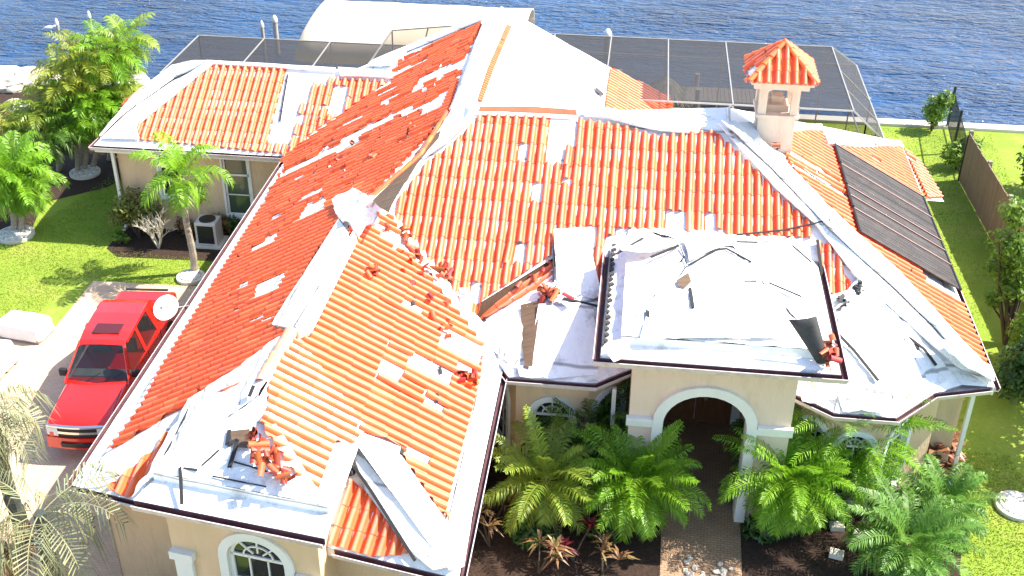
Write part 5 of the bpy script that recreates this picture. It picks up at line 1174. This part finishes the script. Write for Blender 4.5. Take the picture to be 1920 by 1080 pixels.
def palm(name, label, top, base=None, n=34, L=1.25, ll=.34, lw=.024, el=(-.3, 1.35), droop=(1.0, 1.7), mtl='palm_bright', trunk='trunk_brown', tr=.07, seed=1, group=None, segs=26, stems=1, dead=0, sag=.35, cat='palm', fold=.35, azr=None, plume=0.):
    rnd = random.Random(seed); top = Vector(top); base = Vector(base) if base is not None else Vector((top.x, top.y, GZ))
    t = thing(name, label, cat, base, group)
    tb = MB()
    mid = (base+top)/2+Vector((rnd.uniform(-.05, .05), rnd.uniform(-.05, .05), 0)); H = (top-base).length
    k_ = max(5, int(H/.16)); path = [base.lerp(top, j/k_)+Vector((.03*math.sin(j*.5), 0, 0)) for j in range(k_+1)]
    tb.tube(path, [tr*(1.35-.5*j/k_)*(1+.10*(j % 2)) for j in range(k_+1)], 9); tb.build('trunk', trunk, t, smooth=False)
    mb = MB()
    for k in range(n):
        s = (k+.5)/n; e = el[1]+(el[0]-el[1])*s+rnd.uniform(-.14, .14); az = k*2.39996+rnd.uniform(-.25, .25)
        if azr: az = azr[0]+(azr[1]-azr[0])*rnd.random()
        tone = 1.25-.5*s
        frond(mb, top+Vector((math.cos(az), math.sin(az), 0))*tr*.8, az, e, L*rnd.uniform(.8, 1.1)*(.75+.35*math.sin(math.pi*min(1, s+.25))), rnd.uniform(*droop)*(.6+.6*(1-abs(e)/1.6)), segs, ll, lw, rnd, rnd.uniform(.8, 1.2), sag=sag, fold=fold, plume=plume)
    mb.build('crown', mtl, t, tint=True)
    if dead:
        mb = MB()
        for k in range(dead): az = rnd.uniform(0, 6.28); frond(mb, top-Vector((0, 0, .1)), az, -.5, L*.7, 1.0, 14, ll*.6, lw*.6, rnd, 1., sag=.8)
        mb.build('dead_fronds', 'dry', t, tint=True)
    return t

def cz(x, y, z): return px(x, y, z)
gF = None
FP = [('bright green feathery palm left of the brown entry walk', (1192, 905, 1.6), 56, 1.36, 'palm_bright', 3, 0),
      ('olive-tinged palm with yellowing fronds nearest the garage wing', (1025, 900, 1.6), 34, 1.38, 'palm_olive', 4, 5),
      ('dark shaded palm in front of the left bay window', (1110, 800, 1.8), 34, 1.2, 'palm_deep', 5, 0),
      ('lush green palm right of the brown entry walk', (1482, 902, 1.65), 56, 1.42, 'palm_bright', 6, 0),
      ('large spreading palm in front of the right bay', (1598, 824, 1.9), 64, 1.72, 'palm_bright', 7, 0),
      ('grey-green palm at the bottom edge nearest the right lawn', (1702, 1020, 1.4), 40, 1.2, 'palm_blue', 8, 4),
      ('small palm behind the grey-green one, beside the lawn', (1768, 950, 1.2), 28, 1.0, 'palm_blue', 9, 0),
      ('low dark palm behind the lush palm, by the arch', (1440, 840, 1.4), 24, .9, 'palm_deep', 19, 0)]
for lab, c, n, L, mt_, sd_, dd in FP:
    palm('pygmy_palm', lab, cz(*c), n=int(n*1.45), L=L*.97, mtl=mt_, seed=sd_, ll=.30, lw=.030, el=(-.6, 1.35), droop=(.7, 1.5), dead=dd+2, segs=36, fold=.3, sag=.45, plume=.12)

# slender palm on the side lawn
pb = px(365, 512, GZ); pt = Vector((pb.x+.03, pb.y, z_over(pb.xy, 343, 335)))
palm('slender_palm', 'slender grey-trunked palm with a small green crown on the side lawn', pt, base=pb, n=16, L=1.3, ll=.42, lw=.045, el=(-.35, 1.5), droop=(1.3, 2.1), mtl='palm_bright', trunk='trunk', tr=.07, seed=21, segs=30, sag=.6)
# foreground left palms
pt = px(72, 962, 3.2)
palm('fan_frond_palm', 'pale sun-bleached palm close to the camera at the garage corner', pt, n=11, L=1.5, ll=.55, lw=.03, el=(-.35, .75), droop=(1.5, 2.1), mtl='palm_pale', trunk='trunk_dark', tr=.12, seed=25, segs=24, sag=1.3)
pt = px(-22, 775, 3.6)
palm('fan_frond_palm', 'pale drooping palm cut by the left picture edge over the drive', pt, n=18, L=1.15, ll=.5, lw=.03, el=(-1.0, .6), droop=(1.4, 2.1), mtl='palm_pale', trunk='trunk_dark', tr=.11, seed=26, segs=22, sag=1.1)
pt = px(5, 1020, 2.0)
palm('fan_frond_palm', 'browned withered palm in the bottom left corner', pt, n=14, L=.7, ll=.34, lw=.026, el=(-1.1, .6), droop=(1.3, 2.0), mtl='dry', trunk='trunk_dark', tr=.1, seed=27, segs=16, sag=1.)
# palm group on the left yard
lp = [((205, 98), (232, 300), 18, 1.5, 'palm_bright', 'tallest left palm, its crown against the water'), ((160, 112), (150, 310), 20, 1.35, 'palm_gold', 'yellow-green palm left of the tallest one'), ((120, 150), (110, 320), 22, 1.3, 'palm_gold', 'yellowish palm at the left end of the waterside row'),
      ((215, 160), (205, 300), 22, 1.25, 'palm_olive', 'olive palm beside the rear wing hip'), ((165, 190), (158, 322), 26, 1.3, 'palm_bright', 'bright green palm over the white gravel ring, middle of the group'), ((138, 225), (146, 325), 22, 1.2, 'palm_bright', 'green palm leaning left over the white gravel ring'), ((195, 215), (172, 318), 22, 1.1, 'palm_bright', 'green palm leaning right over the white gravel ring'),
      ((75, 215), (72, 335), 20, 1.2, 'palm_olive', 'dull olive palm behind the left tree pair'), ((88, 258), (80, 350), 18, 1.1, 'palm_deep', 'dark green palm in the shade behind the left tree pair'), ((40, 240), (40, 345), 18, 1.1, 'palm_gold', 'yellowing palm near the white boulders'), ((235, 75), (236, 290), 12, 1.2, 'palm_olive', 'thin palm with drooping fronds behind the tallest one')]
for k, (c, b, n, L, mt_, lab) in enumerate(lp):
    b3 = px(*b, GZ); z = z_over(b3.xy, *c); z = max(1.6, min(z, 5.2)); t3 = px(*c, z)
    palm('clump_palm', lab, t3, base=b3, n=int(n*1.7), L=L*.8, ll=.42, lw=.045, el=(-1.0, 1.2), droop=(.9, 1.7), mtl=mt_, trunk='trunk', tr=.06, seed=40+k, segs=22, group='palms in the left yard', sag=.5)
for k, (c, b, n, lab) in enumerate((((12, 318), (28, 436), 26, 'bushy green palm with pale twin trunk at the left edge'), ((38, 345), (40, 436), 22, 'smaller green palm sharing the white ring at the left edge'))):
    b3 = px(*b, GZ); z = z_over(b3.xy, *c); palm('clump_palm', lab, px(*c, z), base=b3, n=n+12, L=1.15, ll=.42, lw=.055, el=(-1.0, 1.3), droop=(1., 1.8), mtl='palm_bright', trunk='trunk', tr=.07, seed=60+k, segs=24, sag=.5, group='palms in the left yard')

def leaf_cloud(mb, blobs, n, size, rnd, mi=0, flat=.5):
    tot = sum(b[1]**2 for b in blobs)
    for (c, r, sq) in blobs:
        for k in range(int(n*r*r/tot)):
            u = Vector((rnd.gauss(0, 1), rnd.gauss(0, 1), rnd.gauss(0, 1))).normalized(); f = rnd.random()**.45
            f *= .8+.35*noise.noise(u*2.3+Vector(c)*1.7)
            p = Vector(c)+Vector((u.x*r, u.y*r, u.z*r*sq))*f
            nrm = (u+Vector((rnd.gauss(0, .7), rnd.gauss(0, .7), .5+rnd.gauss(0, .5)))).normalized(); x = nrm.cross(Vector((rnd.gauss(0, 1), rnd.gauss(0, 1), rnd.gauss(0, 1)))).normalized(); y = nrm.cross(x)
            s = size*rnd.uniform(.6, 1.3); t = rnd.uniform(.7, 1.35)*(1+.3*noise.noise(p*1.1)); q = (t*rnd.uniform(.85, 1.25), t, t*rnd.uniform(.7, 1.2))
            mb.face([p-x*s, p+y*s*.45, p+x*s, p-y*s*.45], mi, q)

def shrub(name, label, base, blobs, n, size, mtl, seed, stems=5, group=None, cat='shrub', bark='bark', srad=.03):
    rnd = random.Random(seed); base = Vector(base); t = thing(name, label, cat, base, group)
    mb = MB()
    for (c, r, sq) in blobs:
        c = Vector(c)
        for k in range(max(1, stems//len(blobs))):
            e = c+Vector((rnd.uniform(-r, r), rnd.uniform(-r, r), rnd.uniform(-r, r)*sq))*.7
            mid = base.lerp(e, .5)+Vector((rnd.uniform(-.1, .1), rnd.uniform(-.1, .1), .1)); mb.tube([base, mid, e], [srad, srad*.7, srad*.25], 6)
    mb.build('stems' if srad < .05 else 'trunk', bark, t, smooth=True)
    mb = MB(); leaf_cloud(mb, blobs, n, size, rnd); mb.build('foliage', mtl, t, tint=True)
    return t
def B(x, y, z, r, sq=.9): return (tuple(px(x, y, z)), r, sq)

b = px(262, 446, GZ)
shrub('shrub', 'olive leafy shrub against the rear-wing wall', b, [(b+Vector((-.1, .1, .95)), .62, .9), (b+Vector((.3, .1, .7)), .5, .9), (b+Vector((-.5, .1, .6)), .42, .9)], 1500, .07, 'leaf_olive', 1)
# bare bleached shrub
b = px(298, 466, GZ); t = thing('bare_shrub', 'leafless bleached shrub in front of the rear-wing wall', 'shrub', b); mb = MB(); rnd = random.Random(5)
def twig(p, d, l, r, lev):
    q = p+d*l; mb.tube([p, p.lerp(q, .5)+Vector((rnd.uniform(-.02, .02), 0, 0)), q], [r, r*.8, r*.55], 5)
    if lev:
        for k in range(3 if lev > 1 else 4): twig(p.lerp(q, rnd.uniform(.5, 1)), (d+Vector((rnd.uniform(-.8, .8), rnd.uniform(-.8, .8), rnd.uniform(-.3, .5)))).normalized(), l*rnd.uniform(.5, .8), r*.6, lev-1)
for k in range(6): twig(b, Vector((rnd.uniform(-.7, .6), rnd.uniform(-.4, .4), 1)).normalized(), rnd.uniform(.4, .6), .026, 3)
mb.build('branches', 'dead_twig', t)
for k, (x, y, s, mt_, lab) in enumerate(((415, 385, .4, 'dry', 'brown shrub in the shaded nook below the wing window'), (440, 350, .4, 'leaf_dark', 'dark shrub under the rear-wing window'), (345, 385, .3, 'dry', 'rusty shrub behind the slender palm trunk'), (225, 432, .22, 'leaf', 'small green weed tuft at the shaded bed edge'))):
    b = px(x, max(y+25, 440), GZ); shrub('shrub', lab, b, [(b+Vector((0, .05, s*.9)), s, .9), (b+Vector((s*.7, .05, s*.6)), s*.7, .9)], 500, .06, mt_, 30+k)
# croton, maroon and dry plants in the front bed
def rosette(name, label, base, n, L, wd, mtl, seed, el=(.1, 1.3), cat='plant'):
    rnd = random.Random(seed); base = Vector(base); t = thing(name, label, cat, base); mb = MB()
    heads = [base+Vector((rnd.uniform(-.35, .35), rnd.uniform(-.3, .3), rnd.uniform(.25, .85))) for _ in range(max(3, n//22))]
    st = MB()
    for h in heads: st.tube([base, base.lerp(h, .5)+Vector((0, 0, .05)), h], [.022, .016, .012], 6)
    st.build('stems', 'bark', t)
    for k in range(n):
        h = heads[k % len(heads)]; az = rnd.uniform(0, 6.28); e = rnd.uniform(*el); l = L*rnd.uniform(.7, 1.2); d = Vector((math.cos(az)*math.cos(e), math.sin(az)*math.cos(e), math.sin(e))); s = Vector((-math.sin(az), math.cos(az), 0))*wd
        tt = rnd.uniform(.6, 1.5); q = (tt, tt*rnd.uniform(.7, 1.2), tt*rnd.uniform(.7, 1.2)); m = h+d*l*.5; tip = h+d*l-Vector((0, 0, l*.35))
        mb.face([h-s*.3, h+s*.3, m+s, m-s], 0, q); mb.face([m-s, m+s, tip], 0, q)
    mb.build('leaves', mtl, t, tint=True)
c = px(1752, 858, GZ+.35); rosette('croton', 'bronze-leaved croton at the right house corner', (c.x, c.y, GZ), 340, .46, .055, 'croton', 3)
c = px(1075, 1035, GZ+.2); rosette('cordyline', 'dark red-leaved plant below the olive palm', (c.x, c.y, GZ), 60, .34, .03, 'maroon', 4)
for k, (x, y, lab) in enumerate(((918, 1010, 'dry straw-coloured plant at the garage wing foot'), (930, 960, 'brown-leaved plant beside the garage downspout'), (1010, 1060, 'low dry plant at the bottom edge below the olive palm'), (1600, 960, 'red-leaved plant between the two right palms'), (1130, 1060, 'straw-coloured plant below the bright green palm'))):
    c = px(x, y, GZ+.2); rosette('dry_plant', lab, (c.x, c.y, GZ), 46, .36, .024, 'clay_leaf' if False else ('maroon' if k == 3 else 'dry'), 50+k)
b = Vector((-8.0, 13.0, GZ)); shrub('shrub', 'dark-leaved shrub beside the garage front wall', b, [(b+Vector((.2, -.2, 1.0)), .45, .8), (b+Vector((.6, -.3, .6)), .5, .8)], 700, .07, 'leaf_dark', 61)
b = Vector((-7.0, 12.2, GZ)); shrub('shrub', 'bright green shrub under the garage portico', b, [(b+Vector((0, 0, .5)), .6, .8), (b+Vector((.6, -.2, .4)), .5, .8)], 900, .07, 'leaf', 62)
# low leafy shrubs behind the front palms
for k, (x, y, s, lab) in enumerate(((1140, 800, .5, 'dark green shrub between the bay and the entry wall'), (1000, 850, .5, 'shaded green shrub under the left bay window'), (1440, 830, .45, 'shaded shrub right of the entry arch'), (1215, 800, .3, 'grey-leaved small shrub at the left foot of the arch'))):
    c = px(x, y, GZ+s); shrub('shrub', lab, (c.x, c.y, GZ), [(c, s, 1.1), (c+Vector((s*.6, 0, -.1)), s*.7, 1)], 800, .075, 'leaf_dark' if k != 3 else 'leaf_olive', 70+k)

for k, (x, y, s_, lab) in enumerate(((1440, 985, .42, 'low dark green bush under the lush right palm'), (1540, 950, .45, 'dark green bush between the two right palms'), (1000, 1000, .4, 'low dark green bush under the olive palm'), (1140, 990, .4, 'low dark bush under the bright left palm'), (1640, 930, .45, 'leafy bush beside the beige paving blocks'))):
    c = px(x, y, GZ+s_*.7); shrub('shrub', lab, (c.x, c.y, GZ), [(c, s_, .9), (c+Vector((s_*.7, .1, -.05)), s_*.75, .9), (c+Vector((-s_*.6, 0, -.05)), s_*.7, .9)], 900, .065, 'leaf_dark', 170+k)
# right side
b = px(1746, 246, GZ); shrub('shrub', 'round green shrub by the seawall left of the metal fence', b, [(b+Vector((0, 0, .75)), .55, 1.1), (b+Vector((.2, 0, 1.1)), .38, 1)], 1100, .075, 'leaf', 81)
b = px(1792, 318, GZ); shrub('shrub', 'bright sunlit shrub at the water end of the brown fence', b, [(b+Vector((-.1, 0, .5)), .55, .9), (b+Vector((.3, .2, .7)), .5, .9)], 1200, .075, 'leaf', 82)
for k, (x, y, s, lab) in enumerate(((1890, 300, .75, 'leafy shrub beyond the far part of the brown fence'), (1905, 335, .6, 'leafy shrub beyond the middle of the brown fence'), (1880, 330, .4, 'small shrub touching the brown fence top'))):
    c = px(x, y, GZ+.9); b = Vector((c.x+.9, c.y, GZ)); shrub('shrub', lab, b, [(b+Vector((0, 0, .9)), s, 1.1), (b+Vector((.3, -.4, .6)), s*.8, 1)], 1300, .08, 'leaf' if k else 'leaf_dark', 83+k)
b = px(1884, 645, GZ)
def TB(x, y, r, sq=1.): z = z_over(b.xy, x, y); q = px(x, y, z); return (q, r, sq)
shrub('small_tree', 'thin-trunked tree with light open crown on the right lawn', b, [TB(1895, 455, .6), TB(1905, 400, .45), TB(1872, 500, .38), TB(1900, 540, .5, .8), TB(1862, 560, .25), TB(1915, 500, .5)], 2400, .075, 'leaf', 91, stems=12, cat='tree', srad=.055)
b = px(1905, 735, GZ); shrub('shrub', 'dense dark green bush at the right edge by the house corner', b, [(b+Vector((.1, 0, .8)), .75, 1), (b+Vector((-.2, -.3, .5)), .6, .9), (b+Vector((.5, .3, 1.1)), .7, 1)], 2600, .08, 'leaf_dark', 92)
b = px(1915, 690, GZ); shrub('shrub', 'mid green bush at the right edge behind the dense one', b, [(b+Vector((.1, .3, .8)), .6, 1), (b+Vector((.5, .3, 1.3)), .6, 1)], 1500, .08, 'leaf', 93)
b = Vector((9.9, 21.4, GZ)); shrub('broad_tree', 'broad dark tree at the right edge, shading the lawn below', b, [(b+Vector((0, .2, 2.7)), 1.25, .8), (b+Vector((-.3, -.9, 2.4)), 1.0, .8), (b+Vector((.6, .9, 3.0)), 1.0, .8), (b+Vector((.2, -1.6, 2.8)), .9, .8)], 5200, .09, 'leaf_dark', 94, stems=9, cat='tree', srad=.09)

# tree rings and pebble bed
def ring(name, label, c, r, mtl, n, seed, ps=.045, wall_=True, grp=None):
    rnd = random.Random(seed); t = thing(name, label, 'planting ring', c, grp); mb = MB()
    mb.lathe([(r, 0), (r, .08), (r-.06, .10), (r-.1, .06), (r-.1, .0)], c, 30); mb.lathe([(r-.1, .05), (r*.5, .08), (.001, .09)], c, 30)
    mb.build('kerb', 'concrete', t, smooth=False)
    mb = MB()
    for k in range(n):
        a = rnd.uniform(0, 6.28); q = (r-.1)*math.sqrt(rnd.random()); s = ps*rnd.uniform(.6, 1.3); p = c+Vector((q*math.cos(a), q*math.sin(a), .09)); tt = rnd.uniform(.7, 1.25)
        rr = [[p+Vector((s*k2*math.cos(w*1.0472+a), s*k2*.8*math.sin(w*1.0472+a), z*s)) for w in range(6)] for k2, z in ((.9, -.3), (1., .1), (.6, .5), (.01, .6))]; mb.grid(rr, 0, tt, True)
    pe = mb.build('pebbles', mtl, t, smooth=True, tint=True); pe['kind'] = 'stuff'
c = px(1906, 952, GZ); ring('planting_ring', 'round white-pebble planting ring on the right lawn', c, .42, 'pebble', 420, 2)
c = px(30, 442, GZ); ring('planting_ring', 'white gravel ring around the twin palm at the left edge', c, .5, 'pebble', 420, 3)
c = px(160, 326, GZ); ring('planting_ring', 'white gravel ring under the left palm group', c, .45, 'pebble', 420, 4)
c = px(358, 522, GZ); ring('planting_ring', 'pale stone ring around the slender palm by the eave', c, .36, 'pebble', 160, 5)
# edging blocks in the right bed
for k, (x, y, lab) in enumerate(((1570, 984, 'upper beige paving block in the right palm bed'), (1613, 998, 'beige paving block lying right of the upper one'), (1569, 1036, 'lowest square beige block in the right palm bed'))):
    p = px(x, y, GZ+.1); mb = MB(); M = Matrix.Translation((p.x, p.y, GZ)) @ Matrix.Rotation(R(5-k*9), 4, 'Z'); mb.box((-.13, -.09, 0), (.13, .09, .12), M=M); o = mb.build('paving_block', 'concrete', bevel=.012); tag(o, lab, 'block', 'beige blocks in the right palm bed')
# pale lumps added to stand in for dappled sun patches on the walk
rnd = random.Random(6)
for k in range(12):
    p = px(rnd.uniform(1285, 1375), rnd.uniform(1035, 1085), GZ+.05); s = rnd.uniform(.03, .07); bm = bmesh.new(); bmesh.ops.create_icosphere(bm, subdivisions=2, radius=1)
    for v in bm.verts: q = v.co.copy(); v.co = Vector((q.x*s*1.3, q.y*s, q.z*s*.6))*(1+.35*noise.noise(q*1.4+Vector((k*3, 0, 0))))
    me = bpy.data.meshes.new('stone'); bm.to_mesh(me); bm.free(); me.materials.append(MATS['rock']); o = bpy.data.objects.new('stone', me); COL.objects.link(o); o.location = (p.x, p.y, GZ+.03); o.rotation_euler[2] = rnd.uniform(0, 6)  # added lump standing in for a sun patch
    tag(o, 'pale added lump standing in for a sun patch on the entry walk', 'stone', 'pale lumps standing in for sun patches on the entry walk')

# grass blades over the visible lawns
rnd = random.Random(77); mb = MB()
def blades(poly, n):
    x0 = min(p[0] for p in poly); x1 = max(p[0] for p in poly); y0 = min(p[1] for p in poly); y1 = max(p[1] for p in poly); k = 0
    while k < n:
        x, y = rnd.uniform(x0, x1), rnd.uniform(y0, y1)
        if not inside((x, y), poly): continue
        k += 1; h = rnd.uniform(.015, .04); a = rnd.uniform(0, 6.28); w_ = .012; c, s = math.cos(a)*w_, math.sin(a)*w_; t = rnd.uniform(.85, 1.15)*(1+.3*noise.noise(Vector((x*.9, y*.9, 0)))); lx, ly = rnd.uniform(-.03, .03), rnd.uniform(-.03, .03)
        mb.face([(x-c, y-s, GZ), (x+c, y+s, GZ), (x+lx, y+ly, GZ+h)], 0, (t*rnd.uniform(.9, 1.3), t, t*.8))
blades([(-17.5, 21.8), (-14.2, 21.8), (-13.8, 24.4), (-8.6, 24), (-8.6, 25.6), (-13.8, 25.8), (-13.9, 36), (-15.2, 31), (-16, 27.5), (-18, 25.5)], 26000)
blades([(7.3, 20), (8.2, 24), (9.4, 26), (11, 26), (11.6, 36.9), (7.0, 36.9)], 15000)
blades([(5.2, 12.8), (9, 12.8), (8.2, 20), (7.1, 20), (6.6, 16.2)], 15000)
g = mb.build('grass', 'grass_blade', tint=True); g['kind'] = 'stuff'
